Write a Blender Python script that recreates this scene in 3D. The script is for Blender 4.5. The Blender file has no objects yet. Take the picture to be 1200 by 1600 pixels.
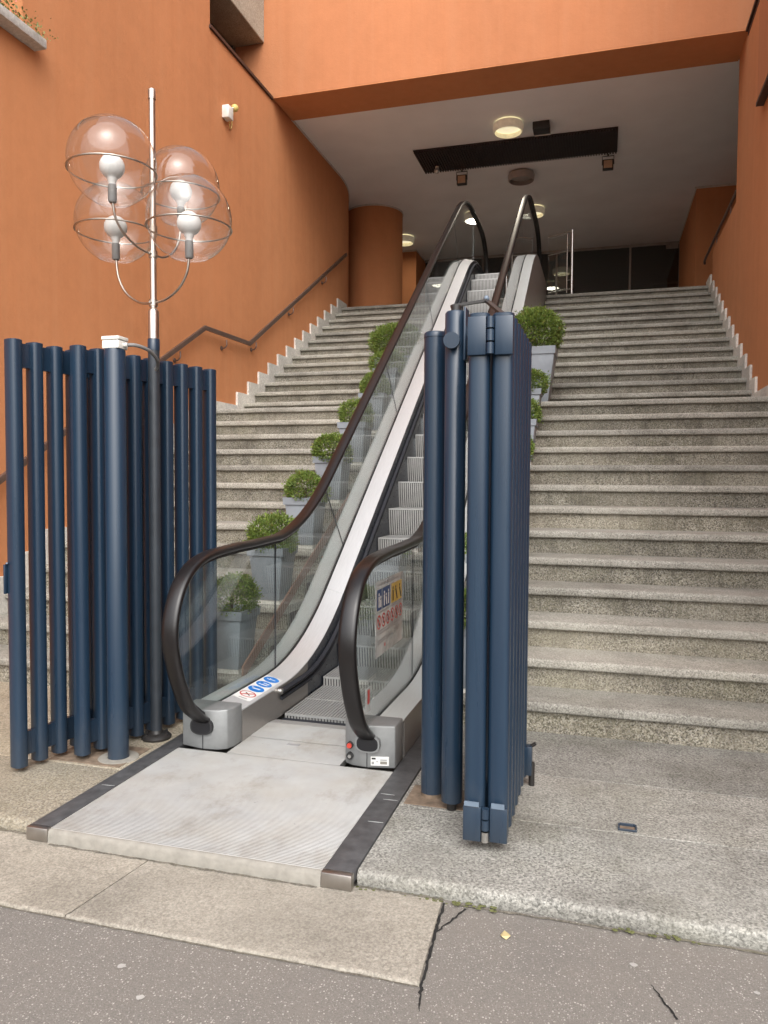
import bpy, bmesh, math, random
from mathutils import Vector, Matrix
random.seed(7)
R_ = math.radians
SC = bpy.context.scene
COL = SC.collection

# ------------------------------------------------------------------ camera
cam_d = bpy.data.cameras.new('camera')
cam = bpy.data.objects.new('camera', cam_d); COL.objects.link(cam)
YAW, PITCH, ROLL = 0.2782786, -0.04143402, 0.00510137
cy, sy, cp, sp = math.cos(YAW), math.sin(YAW), math.cos(PITCH), math.sin(PITCH)
_f = Vector((-sy * cp, cy * cp, sp)); _r = Vector((cy, sy, 0)); _u = _r.cross(_f)
cr, sr = math.cos(ROLL), math.sin(ROLL)
_r2 = _r * cr + _u * sr; _u2 = _u * cr - _r * sr
m = Matrix((_r2, _u2, -_f)).transposed().to_4x4()
m.translation = Vector((0, 0, 1.30784))
cam.matrix_world = m
cam_d.sensor_fit = 'VERTICAL'; cam_d.sensor_height = 36.0
cam_d.lens = 36.0 * 1192.04 / 1600.0
cam_d.clip_start = 0.05; cam_d.clip_end = 2000
SC.camera = cam

# ------------------------------------------------------------------ world, sun, exposure
SUN_EL, SUN_AZ = 46.0, 160.0          # azimuth clockwise from +Y: behind the viewer, to the right
w = bpy.data.worlds.new('World'); SC.world = w; w.use_nodes = True
nt = w.node_tree; nt.nodes.clear()
sky = nt.nodes.new('ShaderNodeTexSky'); sky.sky_type = 'NISHITA'; sky.sun_disc = False
sky.sun_elevation = R_(SUN_EL); sky.sun_rotation = R_(SUN_AZ)
sky.air_density = 1.0; sky.dust_density = 4.0; sky.ozone_density = 1.0
hs = nt.nodes.new('ShaderNodeHueSaturation'); hs.inputs['Saturation'].default_value = 0.34
bg = nt.nodes.new('ShaderNodeBackground'); bg.inputs['Strength'].default_value = 0.15
wo = nt.nodes.new('ShaderNodeOutputWorld')
nt.links.new(sky.outputs[0], hs.inputs['Color']); nt.links.new(hs.outputs[0], bg.inputs['Color'])
nt.links.new(bg.outputs[0], wo.inputs['Surface'])
sun_d = bpy.data.lights.new('sun', 'SUN'); sun_d.energy = 1.15; sun_d.angle = R_(80); sun_d.color = (1.0, 0.985, 0.965)
sun = bpy.data.objects.new('sun', sun_d); COL.objects.link(sun)
_sd = Vector((math.sin(R_(SUN_AZ)) * math.cos(R_(SUN_EL)), math.cos(R_(SUN_AZ)) * math.cos(R_(SUN_EL)), math.sin(R_(SUN_EL))))
sun.rotation_euler = _sd.to_track_quat('Z', 'Y').to_euler()
vs = SC.view_settings
vs.view_transform = 'Standard'; vs.look = 'None'; vs.exposure = 1.05; vs.gamma = 1.0; vs.use_curve_mapping = False
SC.render.engine = 'CYCLES'
SC.cycles.use_denoising = True
SC.cycles.max_bounces = 10; SC.cycles.transparent_max_bounces = 24
SC.cycles.diffuse_bounces = 5; SC.cycles.glossy_bounces = 5
SC.cycles.caustics_reflective = False; SC.cycles.caustics_refractive = False
SC.cycles.sample_clamp_indirect = 6.0

# ------------------------------------------------------------------ materials
class NB:
    def __init__(s, name):
        s.m = bpy.data.materials.new(name); s.m.use_nodes = True
        s.t = s.m.node_tree; s.t.nodes.clear()
        s.out = s.n('ShaderNodeOutputMaterial')
    def n(s, k, **kw):
        x = s.t.nodes.new(k)
        for a, b in kw.items(): setattr(x, a, b)
        return x
    def l(s, a, b): s.t.links.new(a, b)
    def pos(s, scale=(1, 1, 1)):
        g = s.n('ShaderNodeNewGeometry'); mp = s.n('ShaderNodeMapping')
        mp.inputs['Scale'].default_value = scale
        s.l(g.outputs['Position'], mp.inputs['Vector']); return mp.outputs[0]
    def noise(s, v, scale, detail=3, rough=0.55):
        x = s.n('ShaderNodeTexNoise'); s.l(v, x.inputs['Vector'])
        x.inputs['Scale'].default_value = scale; x.inputs['Detail'].default_value = detail
        x.inputs['Roughness'].default_value = rough; return x.outputs['Fac']
    def voro(s, v, scale, out='Distance', rnd=1.0):
        x = s.n('ShaderNodeTexVoronoi'); s.l(v, x.inputs['Vector'])
        x.inputs['Scale'].default_value = scale; x.inputs['Randomness'].default_value = rnd
        return x.outputs[out]
    def ramp(s, fac, stops, interp='LINEAR'):
        x = s.n('ShaderNodeValToRGB'); x.color_ramp.interpolation = interp
        e = x.color_ramp.elements
        while len(e) > 1: e.remove(e[-1])
        e[0].position = stops[0][0]; e[0].color = c4(stops[0][1])
        for p, c in stops[1:]:
            q = e.new(p); q.color = c4(c)
        s.l(fac, x.inputs['Fac']); return x.outputs['Color']
    def mix(s, fac, a, b, blend='MIX'):
        x = s.n('ShaderNodeMix', data_type='RGBA', blend_type=blend)
        for inp, v in ((x.inputs[0], fac), (x.inputs[6], a), (x.inputs[7], b)):
            if hasattr(v, 'is_output'): s.l(v, inp)
            elif isinstance(v, (int, float)): inp.default_value = v
            else: inp.default_value = c4(v)
        return x.outputs[2]
    def math(s, op, a, b=0.0):
        x = s.n('ShaderNodeMath', operation=op)
        for inp, v in ((x.inputs[0], a), (x.inputs[1], b)):
            if hasattr(v, 'is_output'): s.l(v, inp)
            else: inp.default_value = v
        return x.outputs[0]
    def bump(s, h, strength=0.3, dist=0.01, normal=None):
        x = s.n('ShaderNodeBump'); x.inputs['Strength'].default_value = strength
        x.inputs['Distance'].default_value = dist; s.l(h, x.inputs['Height'])
        if normal is not None: s.l(normal, x.inputs['Normal'])
        return x.outputs['Normal']
    def bsdf(s, color, rough=0.6, metal=0.0, normal=None, spec=0.5, emit=None, estr=0.0):
        b = s.n('ShaderNodeBsdfPrincipled')
        for nm, v in (('Base Color', color), ('Roughness', rough), ('Metallic', metal)):
            if hasattr(v, 'is_output'): s.l(v, b.inputs[nm])
            elif nm == 'Base Color': b.inputs[nm].default_value = c4(v)
            else: b.inputs[nm].default_value = v
        b.inputs['Specular IOR Level'].default_value = spec
        if normal is not None: s.l(normal, b.inputs['Normal'])
        if emit:
            b.inputs['Emission Color'].default_value = c4(emit); b.inputs['Emission Strength'].default_value = estr
        s.l(b.outputs[0], s.out.inputs['Surface']); return b
def c4(c):
    if isinstance(c, (int, float)): c = (c, c, c)
    return (c[0], c[1], c[2], 1.0)

M = {}
def plain(key, color, rough=0.5, metal=0.0, spec=0.5, emit=None, estr=0.0, var=0.12, vs_=14.0, bump=0.0, bs=200.0):
    b = NB(key); p = b.pos()
    f = b.noise(p, vs_, 4)
    lo = tuple(x * (1 - var) for x in color); hi = tuple(min(1, x * (1 + var)) for x in color)
    col = b.ramp(f, [(0.3, lo), (0.7, hi)])
    rf = b.math('ADD', b.math('MULTIPLY', b.noise(p, vs_ * 2.3, 3), 0.2), rough - 0.1)
    nm = b.bump(b.noise(p, bs, 3), bump, 0.004) if bump else None
    b.bsdf(col, rf, metal, nm, spec, emit, estr); M[key] = b.m

# stucco: fine grain, faint vertical run marks and clouds of tone
def stucco(key, base):
    b = NB(key); p = b.pos()
    big = b.noise(p, 0.55, 4); mid = b.noise(p, 6.0, 5, 0.65)
    run = b.noise(b.pos((5.0, 5.0, 0.22)), 1.6, 4, 0.6)
    c = b.ramp(big, [(0.3, tuple(x * 0.9 for x in base)), (0.72, tuple(x * 1.08 for x in base))])
    c = b.mix(b.math('MULTIPLY', b.ramp(mid, [(0.35, 0), (0.75, 1)]), 0.34), c, tuple(min(1, x * 1.25) for x in base))
    c = b.mix(b.math('MULTIPLY', b.ramp(run, [(0.48, 0), (0.78, 1)]), 0.34), c, (base[0] * 1.1, base[1] * 1.28, base[2] * 1.45))
    c = b.mix(b.math('MULTIPLY', b.ramp(run, [(0.22, 1), (0.44, 0)]), 0.22), c, (base[0] * 0.72, base[1] * 0.66, base[2] * 0.6))
    g = b.noise(p, 240, 3, 0.7)
    c = b.mix(b.math('MULTIPLY', b.ramp(g, [(0.35, 1), (0.6, 0)]), 0.18), c, tuple(x * 0.7 for x in base))
    n = b.bump(g, 0.35, 0.004, b.bump(b.noise(p, 26, 4), 0.25, 0.008))
    b.bsdf(c, 0.88, 0, n, 0.25); M[key] = b.m
stucco('stucco', (0.55, 0.230, 0.100))
stucco('stucco_dimmed', (0.46, 0.188, 0.086))  # same orange stucco, colour darkened to offset strong light on the front wall

# granite with salt-and-pepper grain, moss and soot
def granite(key, light, dark, speck, stain_amt, moss_amt, gs=150.0, bump=0.5, streak=0.0):
    b = NB(key); p = b.pos()
    g1 = b.noise(p, gs, 4, 0.75); g2 = b.voro(p, 150, 'Color')
    sep = b.n('ShaderNodeSeparateColor'); b.l(g2, sep.inputs[0])
    c = b.ramp(g1, [(0.30, dark), (0.46, tuple((a + d) / 2 for a, d in zip(light, dark))), (0.56, light), (0.75, tuple(min(1, x * 1.25) for x in light))])
    c = b.mix(b.math('MULTIPLY', b.ramp(sep.outputs[0], [(0.70, 0), (0.78, 1)]), speck), c, tuple(x * 0.25 for x in dark))
    c = b.mix(b.math('MULTIPLY', b.ramp(sep.outputs[1], [(0.72, 0), (0.8, 1)]), speck * 0.6), c, (0.62, 0.6, 0.55))
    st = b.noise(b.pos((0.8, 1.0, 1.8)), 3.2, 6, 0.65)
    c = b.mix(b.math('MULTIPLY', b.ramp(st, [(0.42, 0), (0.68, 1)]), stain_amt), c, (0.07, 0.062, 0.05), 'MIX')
    ms = b.noise(b.pos((1.4, 1.4, 2.6)), 1.7, 5, 0.7)
    c = b.mix(b.math('MULTIPLY', b.ramp(ms, [(0.48, 0), (0.72, 1)]), moss_amt), c, (0.13, 0.125, 0.06))
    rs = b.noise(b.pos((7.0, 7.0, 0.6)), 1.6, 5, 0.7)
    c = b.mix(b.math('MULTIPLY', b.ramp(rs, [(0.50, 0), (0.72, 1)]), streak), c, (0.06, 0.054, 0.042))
    wr = b.noise(p, 1.1, 4, 0.6)
    c = b.mix(b.math('MULTIPLY', b.ramp(wr, [(0.45, 0), (0.7, 1)]), 0.3), c, tuple(min(1, x * 1.2) for x in light))
    oi = b.n('ShaderNodeObjectInfo')
    c = b.mix(0.9, c, b.ramp(oi.outputs['Random'], [(0.0, (0.80, 0.80, 0.79)), (0.5, (0.96, 0.955, 0.94)), (1.0, (1.10, 1.08, 1.04))]), 'MULTIPLY')
    n = b.bump(g1, bump, 0.004, b.bump(b.noise(p, 18, 5, 0.6), 0.3, 0.01))
    b.bsdf(c, 0.8, 0, n, 0.35); M[key] = b.m
granite('granite_tread', (0.385, 0.375, 0.335), (0.165, 0.157, 0.137), 0.40, 0.46, 0.14, 120, 0.35)
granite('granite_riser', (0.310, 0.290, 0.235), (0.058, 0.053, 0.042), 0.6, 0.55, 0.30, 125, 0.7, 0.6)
granite('granite_paving', (0.325, 0.32, 0.295), (0.105, 0.103, 0.093), 0.45, 0.48, 0.18, 95, 0.5)
granite('granite_paving_warm', (0.38, 0.335, 0.26), (0.16, 0.138, 0.10), 0.35, 0.32, 0.16, 95, 0.5)
granite('concrete_strip', (0.34, 0.312, 0.266), (0.185, 0.166, 0.139), 0.15, 0.40, 0.06, 120, 0.6)
granite('bay_concrete', (0.42, 0.38, 0.31), (0.26, 0.23, 0.18), 0.3, 0.25, 0.1, 60, 0.6)
granite('marble', (0.70, 0.68, 0.64), (0.52, 0.5, 0.46), 0.1, 0.14, 0.05, 40, 0.1)
granite('mortar', (0.16, 0.145, 0.12), (0.07, 0.062, 0.05), 0.2, 0.4, 0.35, 60, 0.6)

b = NB('asphalt'); p = b.pos()
base = b.ramp(b.noise(p, 260, 5, 0.8), [(0.28, (0.095, 0.087, 0.078)), (0.5, (0.172, 0.159, 0.143)), (0.74, (0.265, 0.246, 0.222))])
base = b.mix(b.math('MULTIPLY', b.ramp(b.noise(p, 1.1, 6, 0.65), [(0.35, 0), (0.7, 1)]), 0.5), base, (0.205, 0.180, 0.155))
base = b.mix(b.math('MULTIPLY', b.ramp(b.noise(b.pos((1, 1, 1)), 3.1, 6, 0.7), [(0.52, 0), (0.75, 1)]), 0.4), base, (0.115, 0.108, 0.104))
for sc_, lo_, amt in ((130, 0.87, 0.8), (210, 0.80, 0.6)):
    v = b.voro(p, sc_, 'Color'); sep = b.n('ShaderNodeSeparateColor'); b.l(v, sep.inputs[0])
    spk = b.math('MULTIPLY', b.ramp(sep.outputs[0], [(lo_, 0), (lo_ + 0.02, 1)]), b.ramp(b.voro(p, sc_, 'Distance'), [(0.22, 1), (0.42, 0)]))
    base = b.mix(b.math('MULTIPLY', spk, amt), base, (0.46, 0.43, 0.39))
b.bsdf(base, 0.85, 0, b.bump(b.noise(p, 170, 4, 0.7), 0.6, 0.005), 0.3); M['asphalt'] = b.m

# blue gate paint with rubbed edges, faint vertical runs
b = NB('blue_paint'); p = b.pos()
c = b.ramp(b.noise(b.pos((9, 9, 0.35)), 3, 4), [(0.3, (0.0095, 0.0235, 0.046)), (0.7, (0.0135, 0.031, 0.056))])
c = b.mix(b.math('MULTIPLY', b.ramp(b.noise(b.pos((1, 1, 0.6)), 60, 5, 0.75), [(0.70, 0), (0.76, 1)]), 0.30), c, (0.12, 0.15, 0.18))
ch = b.math('MULTIPLY', b.ramp(b.noise(b.pos((1, 1, 0.8)), 38, 6, 0.8), [(0.735, 0), (0.75, 1)]), b.ramp(b.noise(p, 2.3, 3), [(0.45, 0), (0.6, 1)]))
c = b.mix(b.math('MULTIPLY', ch, 0.5), c, (0.22, 0.25, 0.28))
sz_ = b.n('ShaderNodeSeparateXYZ'); b.l(p, sz_.inputs[0])
dz = b.ramp(b.math('ADD', sz_.outputs[2], b.math('MULTIPLY', b.noise(b.pos((1, 1, 0.4)), 30, 5, 0.7), 0.35)), [(0.16, 1), (0.42, 0)])
c = b.mix(b.math('MULTIPLY', dz, 0.14), c, (0.13, 0.12, 0.10))
b.bsdf(c, b.ramp(b.noise(b.pos((7, 7, 0.4)), 4, 4), [(0.3, 0.24), (0.7, 0.38)]), 0, b.bump(b.noise(b.pos((1, 1, 0.3)), 14, 2), 0.05, 0.01), 0.5); M['blue_paint'] = b.m

def steel(key, col, rough, stretch=(1, 1, 1), scale=60, tint=None, metal=1.0):
    b = NB(key)
    f = b.noise(b.pos(stretch), scale, 5, 0.65); q = b.noise(b.pos(), 5, 4)
    c = b.ramp(f, [(0.3, tuple(x * 0.85 for x in col)), (0.7, col)])
    if tint: c = b.mix(b.math('MULTIPLY', b.ramp(q, [(0.4, 0), (0.75, 1)]), 0.45), c, tint)
    if key == 'plate_alu':
        d1 = b.noise(b.pos((1.0, 0.6, 1)), 4.5, 6, 0.75)
        c = b.mix(b.math('MULTIPLY', b.ramp(d1, [(0.52, 0), (0.72, 1)]), 0.5), c, (0.19, 0.165, 0.125))
        d2 = b.noise(b.pos((1.0, 1.0, 1)), 16, 5, 0.8)
        c = b.mix(b.math('MULTIPLY', b.ramp(d2, [(0.66, 0), (0.72, 1)]), 0.45), c, (0.12, 0.12, 0.13))
    r = b.math('ADD', b.math('MULTIPLY', f, 0.18), b.math('ADD', b.math('MULTIPLY', q, 0.12), rough - 0.15))
    b.bsdf(c, r, metal, b.bump(f, 0.05, 0.002), 0.5); M[key] = b.m
steel('deck_steel', (0.66, 0.665, 0.67), 0.36, (8, 0.3, 0.3), 40, None, 0.4)
steel('outer_steel', (0.60, 0.63, 0.62), 0.38, (8, 0.3, 0.3), 40, None, 0.3)
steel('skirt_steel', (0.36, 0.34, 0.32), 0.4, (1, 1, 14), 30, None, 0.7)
steel('newel_alu', (0.30, 0.31, 0.31), 0.55, (1, 1, 1), 30, (0.20, 0.20, 0.197), 0.5)
steel('lamp_steel', (0.60, 0.55, 0.50), 0.34, (20, 20, 0.5), 20, (0.42, 0.36, 0.30))
steel('lamp_wire', (0.45, 0.40, 0.35), 0.36, (1, 1, 1), 20)
steel('rail_steel', (0.62, 0.61, 0.59), 0.3, (1, 1, 1), 30)
steel('plate_alu', (0.40, 0.40, 0.39), 0.5, (1, 1, 1), 7, (0.33, 0.30, 0.245), 0.45)
steel('step_alu', (0.46, 0.455, 0.44), 0.5, (1, 1, 1), 20, None, 0.5)
steel('tread_alu', (0.42, 0.42, 0.41), 0.5, (1, 1, 1), 20, None, 0.4)
steel('end_plate', (0.44, 0.41, 0.38), 0.4, (1, 1, 1), 20)
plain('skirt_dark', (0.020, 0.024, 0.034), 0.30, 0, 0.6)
plain('groove_pale', (0.24, 0.24, 0.235), 0.6)
plain('groove', (0.06, 0.058, 0.055), 0.6)
plain('brush', (0.012, 0.014, 0.020), 0.7)
b = NB('rubber_handrail')
b.bsdf(b.ramp(b.noise(b.pos(), 3, 3), [(0.3, (0.0065, 0.0055, 0.0058)), (0.7, (0.008, 0.0065, 0.0068))]), b.ramp(b.noise(b.pos(), 30, 4), [(0.3, 0.30), (0.7, 0.36)]), 0, None, 0.5); M['rubber_handrail'] = b.m
plain('black_rubber', (0.022, 0.022, 0.023), 0.55, bump=0.3, bs=90)
plain('strip_dark', (0.060, 0.060, 0.062), 0.42, 0, 0.5, var=0.3, vs_=20, bump=0.15)
plain('pole_dark', (0.026, 0.032, 0.040), 0.45, var=0.15)
plain('hole', (0.006, 0.006, 0.008), 0.5)
plain('pot_grey', (0.225, 0.250, 0.280), 0.55, bump=0.08, vs_=9)
plain('soil', (0.05, 0.035, 0.022), 0.9, bump=0.6, bs=60)
plain('ceiling_paint', (0.88, 0.885, 0.90), 0.8, vs_=1.2, var=0.05)
plain('white_trim', (0.62, 0.57, 0.52), 0.6)
plain('dark_wood', (0.030, 0.017, 0.015), 0.5, vs_=8)
plain('dark_frame', (0.020, 0.018, 0.017), 0.45)
plain('coping', (0.045, 0.022, 0.018), 0.5)
plain('handrail_bronze', (0.16, 0.105, 0.085), 0.38, 0.5)
plain('white_plastic', (0.72, 0.71, 0.66), 0.4)
plain('yellow_plastic', (0.68, 0.52, 0.17), 0.4)
plain('opal', (0.66, 0.66, 0.65), 0.25)
plain('socket_grey', (0.19, 0.185, 0.18), 0.5)
plain('floor_tile', (0.42, 0.41, 0.40), 0.35, var=0.1)
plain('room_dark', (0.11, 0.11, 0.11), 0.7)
plain('grey_metal_door', (0.12, 0.12, 0.115), 0.5)
plain('paper', (0.72, 0.72, 0.70), 0.6, var=0.03)
plain('ink_blue', (0.010, 0.19, 0.62), 0.4, var=0.05)
plain('ink_navy', (0.014, 0.045, 0.17), 0.4, var=0.05)
plain('ink_yellow', (0.62, 0.43, 0.06), 0.4, var=0.05)
plain('ink_red', (0.48, 0.035, 0.03), 0.4, var=0.05)
plain('ink_grey', (0.28, 0.28, 0.28), 0.5, var=0.05)
plain('ink_black', (0.02, 0.02, 0.02), 0.5)
plain('red_button', (0.52, 0.06, 0.04), 0.35)
plain('brown_board', (0.20, 0.105, 0.07), 0.55, vs_=6)
plain('rust_plate', (0.17, 0.125, 0.088), 0.75, bump=0.4, vs_=25, var=0.4)
plain('cement_ring', (0.24, 0.225, 0.195), 0.85, bump=0.5, bs=80, vs_=30)
plain('crack', (0.012, 0.011, 0.010), 0.9)
plain('moss', (0.10, 0.105, 0.035), 0.95, bump=0.8, bs=160, var=0.35, vs_=40)
plain('dry_leaf', (0.44, 0.36, 0.18), 0.7)
plain('gum', (0.36, 0.345, 0.32), 0.8)
plain('tape_silver', (0.13, 0.17, 0.22), 0.35)
plain('lamp_off', (0.34, 0.31, 0.29), 0.35)
plain('lamp_lit', (0.80, 0.76, 0.64), 0.35, emit=(1.0, 0.88, 0.62), estr=0.05)
plain('lamp_core', (0.9, 0.85, 0.6), 0.4, emit=(1.0, 0.90, 0.62), estr=0.35)
plain('flower_pink', (0.55, 0.13, 0.16), 0.6)
plain('spot_glass', (0.55, 0.40, 0.28), 0.2)

def leafmat(key, dark, mid, light):
    b = NB(key); g = b.n('ShaderNodeNewGeometry')
    c = b.ramp(g.outputs['Random Per Island'], [(0.0, dark), (0.5, mid), (0.955, light), (0.97, (0.30, 0.20, 0.075)), (1.0, (0.24, 0.15, 0.06))])
    c = b.mix(0.35, c, b.ramp(b.noise(b.pos(), 22, 3), [(0.35, dark), (0.68, light)]))
    p_ = b.bsdf(c, 0.5, 0, None, 0.4)
    tr = b.n('ShaderNodeBsdfTranslucent'); b.l(c, tr.inputs['Color'])
    mx = b.n('ShaderNodeMixShader'); mx.inputs[0].default_value = 0.25
    b.l(p_.outputs[0], mx.inputs[1]); b.l(tr.outputs[0], mx.inputs[2]); b.l(mx.outputs[0], b.out.inputs['Surface'])
    M[key] = b.m
leafmat('boxwood', (0.065, 0.110, 0.020), (0.135, 0.215, 0.038), (0.28, 0.36, 0.080))
leafmat('sill_leaf', (0.07, 0.09, 0.02), (0.17, 0.19, 0.05), (0.36, 0.34, 0.12))

def glassmat(key, tint, k=1.0, dirt=0.0, ior=1.5, haze=0.0):
    b = NB(key)
    tr = b.n('ShaderNodeBsdfTransparent'); tr.inputs[0].default_value = c4(tint)
    gl = b.n('ShaderNodeBsdfGlossy'); gl.inputs['Roughness'].default_value = 0.01
    lw_ = b.n('ShaderNodeLayerWeight'); lw_.inputs['Blend'].default_value = 0.5
    f5 = b.math('POWER', lw_.outputs['Facing'], 5.0)
    mx = b.n('ShaderNodeMixShader'); b.l(b.math('MULTIPLY', b.math('ADD', b.math('MULTIPLY', f5, 0.95), 0.045), k), mx.inputs[0])
    b.l(tr.outputs[0], mx.inputs[1]); b.l(gl.outputs[0], mx.inputs[2])
    last = mx.outputs[0]
    if haze:
        df = b.n('ShaderNodeBsdfDiffuse'); df.inputs[0].default_value = c4((0.7, 0.72, 0.7))
        m2 = b.n('ShaderNodeMixShader')
        b.l(b.math('MULTIPLY', b.ramp(b.noise(b.pos(), 4, 5), [(0.3, 0.2), (0.75, 1)]), haze), m2.inputs[0])
        b.l(last, m2.inputs[1]); b.l(df.outputs[0], m2.inputs[2]); last = m2.outputs[0]
    b.l(last, b.out.inputs['Surface']); M[key] = b.m
glassmat('balustrade_glass', (0.92, 0.955, 0.945), 1.35, haze=0.03)
glassmat('glass_edge', (0.25, 0.38, 0.33), 1.0)
glassmat('globe_glass', (0.97, 0.965, 0.955), 1.6, haze=0.035)
glassmat('front_glass', (0.55, 0.55, 0.54), 2.2)
glassmat('sign_film', (0.80, 0.82, 0.82), 1.0, haze=0.95)

# ------------------------------------------------------------------ mesh helpers
ORG = {}
class MB:
    def __init__(s): s.v = []; s.f = []
    def add(s, vs_, fs):
        o = len(s.v); s.v += [tuple(x) for x in vs_]; s.f += [tuple(i + o for i in f) for f in fs]; return s
    def box(s, x0, x1, y0, y1, z0, z1):
        return s.add([(x0, y0, z0), (x1, y0, z0), (x1, y1, z0), (x0, y1, z0), (x0, y0, z1), (x1, y0, z1), (x1, y1, z1), (x0, y1, z1)],
                     [(0, 3, 2, 1), (4, 5, 6, 7), (0, 1, 5, 4), (1, 2, 6, 5), (2, 3, 7, 6), (3, 0, 4, 7)])
    def prism(s, poly, axis, a0, a1):
        def P(a, q):
            if axis == 'x': return (a, q[0], q[1])
            if axis == 'y': return (q[0], a, q[1])
            return (q[0], q[1], a)
        n = len(poly)
        return s.add([P(a0, q) for q in poly] + [P(a1, q) for q in poly],
                     [tuple(range(n))[::-1], tuple(range(n, 2 * n))] + [(i, (i + 1) % n, n + (i + 1) % n, n + i) for i in range(n)])
    def sheet(s, poly, z):
        n = len(poly); return s.add([(q[0], q[1], z) for q in poly], [tuple(range(n))])
    def cyl(s, p0, p1, r0, n=16, r1=None, caps=True):
        p0, p1 = Vector(p0), Vector(p1); r1 = r0 if r1 is None else r1
        d = (p1 - p0).normalized(); a = d.orthogonal().normalized(); c = d.cross(a)
        vs_ = []
        for p, r in ((p0, r0), (p1, r1)):
            for i in range(n):
                t = 2 * math.pi * i / n; vs_.append(p + (a * math.cos(t) + c * math.sin(t)) * r)
        fs = [(i, (i + 1) % n, n + (i + 1) % n, n + i) for i in range(n)]
        if caps: fs += [tuple(range(n))[::-1], tuple(range(n, 2 * n))]
        return s.add(vs_, fs)
    def tube(s, pts, r, n=10, closed=False):
        pts = [Vector(p) for p in pts]; m_ = len(pts); vs_ = []; prev = None
        for i, p in enumerate(pts):
            a = pts[(i - 1) % m_] if (i or closed) else p; c = pts[(i + 1) % m_] if (i < m_ - 1 or closed) else p
            d = (c - a).normalized()
            if prev is None: x = d.orthogonal().normalized()
            else: x = (prev - d * prev.dot(d)).normalized()
            prev = x; y = d.cross(x)
            for k in range(n):
                t = 2 * math.pi * k / n; vs_.append(p + (x * math.cos(t) + y * math.sin(t)) * r)
        fs = []
        for i in range(m_ if closed else m_ - 1):
            j = (i + 1) % m_
            for k in range(n): fs.append((i * n + k, i * n + (k + 1) % n, j * n + (k + 1) % n, j * n + k))
        if not closed: fs += [tuple(range(n))[::-1], tuple(range((m_ - 1) * n, m_ * n))]
        return s.add(vs_, fs)
    def lathe(s, prof, c, n=24, cap=False):
        vs_ = []; fs = []
        for r, z in prof:
            for i in range(n):
                t = 2 * math.pi * i / n; vs_.append((c[0] + r * math.cos(t), c[1] + r * math.sin(t), c[2] + z))
        for j in range(len(prof) - 1):
            for i in range(n): fs.append((j * n + i, j * n + (i + 1) % n, (j + 1) * n + (i + 1) % n, (j + 1) * n + i))
        if cap: fs += [tuple(range(n))[::-1], tuple(range((len(prof) - 1) * n, len(prof) * n))]
        return s.add(vs_, fs)
    def loft(s, sections, close=True, caps=True):
        n = len(sections[0]); vs_ = [q for sec in sections for q in sec]; fs = []
        for j in range(len(sections) - 1):
            for i in range(n if close else n - 1):
                fs.append((j * n + i, j * n + (i + 1) % n, (j + 1) * n + (i + 1) % n, (j + 1) * n + i))
        if caps and close: fs += [tuple(range(n))[::-1], tuple(range((len(sections) - 1) * n, len(sections) * n))]
        return s.add(vs_, fs)
    def mesh(s, name, mat, org=(0, 0, 0), bevel=0.0, seg=2, smooth=40, recalc=True):
        me = bpy.data.meshes.new(name)
        me.from_pydata([(x - org[0], y - org[1], z - org[2]) for x, y, z in s.v], [], s.f)
        if recalc or bevel:
            bm = bmesh.new(); bm.from_mesh(me)
            if recalc: bmesh.ops.recalc_face_normals(bm, faces=bm.faces)
            if bevel:
                ed = [e for e in bm.edges if len(e.link_faces) == 2 and e.calc_face_angle(0) > 0.5]
                bmesh.ops.bevel(bm, geom=ed, offset=bevel, segments=seg, affect='EDGES', profile=0.5, clamp_overlap=True)
            bm.to_mesh(me); bm.free()
        if smooth:
            me.shade_smooth(); me.set_sharp_from_angle(angle=R_(smooth))
        me.materials.append(M[mat]); return me
    def build(s, name, mat, parent=None, **kw):
        org = ORG.get(parent.name, (0, 0, 0)) if parent else (0, 0, 0)
        return link(name, s.mesh(name, mat, org, **kw), parent)
def link(name, me, parent=None, loc=(0, 0, 0)):
    o = bpy.data.objects.new(name, me); COL.objects.link(o)
    o.location = loc
    if parent:
        o.parent = parent; ORG[o.name] = ORG.get(parent.name, (0, 0, 0))
    return o
def tag(o, label=None, cat=None, group=None, kind=None):
    for k, v in (('label', label), ('category', cat), ('group', group), ('kind', kind)):
        if v: o[k] = v
    return o
def thing(name, loc, label, cat, group=None, kind=None):
    o = bpy.data.objects.new(name, None); COL.objects.link(o); o.location = loc
    o.empty_display_size = 0.1; ORG[o.name] = tuple(loc)
    return tag(o, label, cat, group, kind)
def arc(cx, cyy, r, a0, a1, n):
    return [(cx + r * math.cos(R_(a0 + (a1 - a0) * i / n)), cyy + r * math.sin(R_(a0 + (a1 - a0) * i / n))) for i in range(n + 1)]
def spline(pts, n=8):
    out = []; P = [Vector(p) for p in pts]; P = [P[0] * 2 - P[1]] + P + [P[-1] * 2 - P[-2]]
    for i in range(1, len(P) - 2):
        for k in range(n):
            t = k / n; a, b_, c, d = P[i - 1], P[i], P[i + 1], P[i + 2]
            out.append(0.5 * ((2 * b_) + (c - a) * t + (2 * a - 5 * b_ + 4 * c - d) * t * t + (3 * b_ - a - 3 * c + d) * t ** 3))
    out.append(P[-2]); return out

# ------------------------------------------------------------------ stair numbers
Y0, T, L, RI = 3.98132, 0.29799, 0.60704, 0.16
XL, XR, ZT = -4.22, 1.46, 26 * 0.16
XC, S_ = -1.42, 0.72                       # escalator axis and slope
def yk(k): return Y0 + (k - 1) * T + (L if k > 13 else 0)

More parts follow.
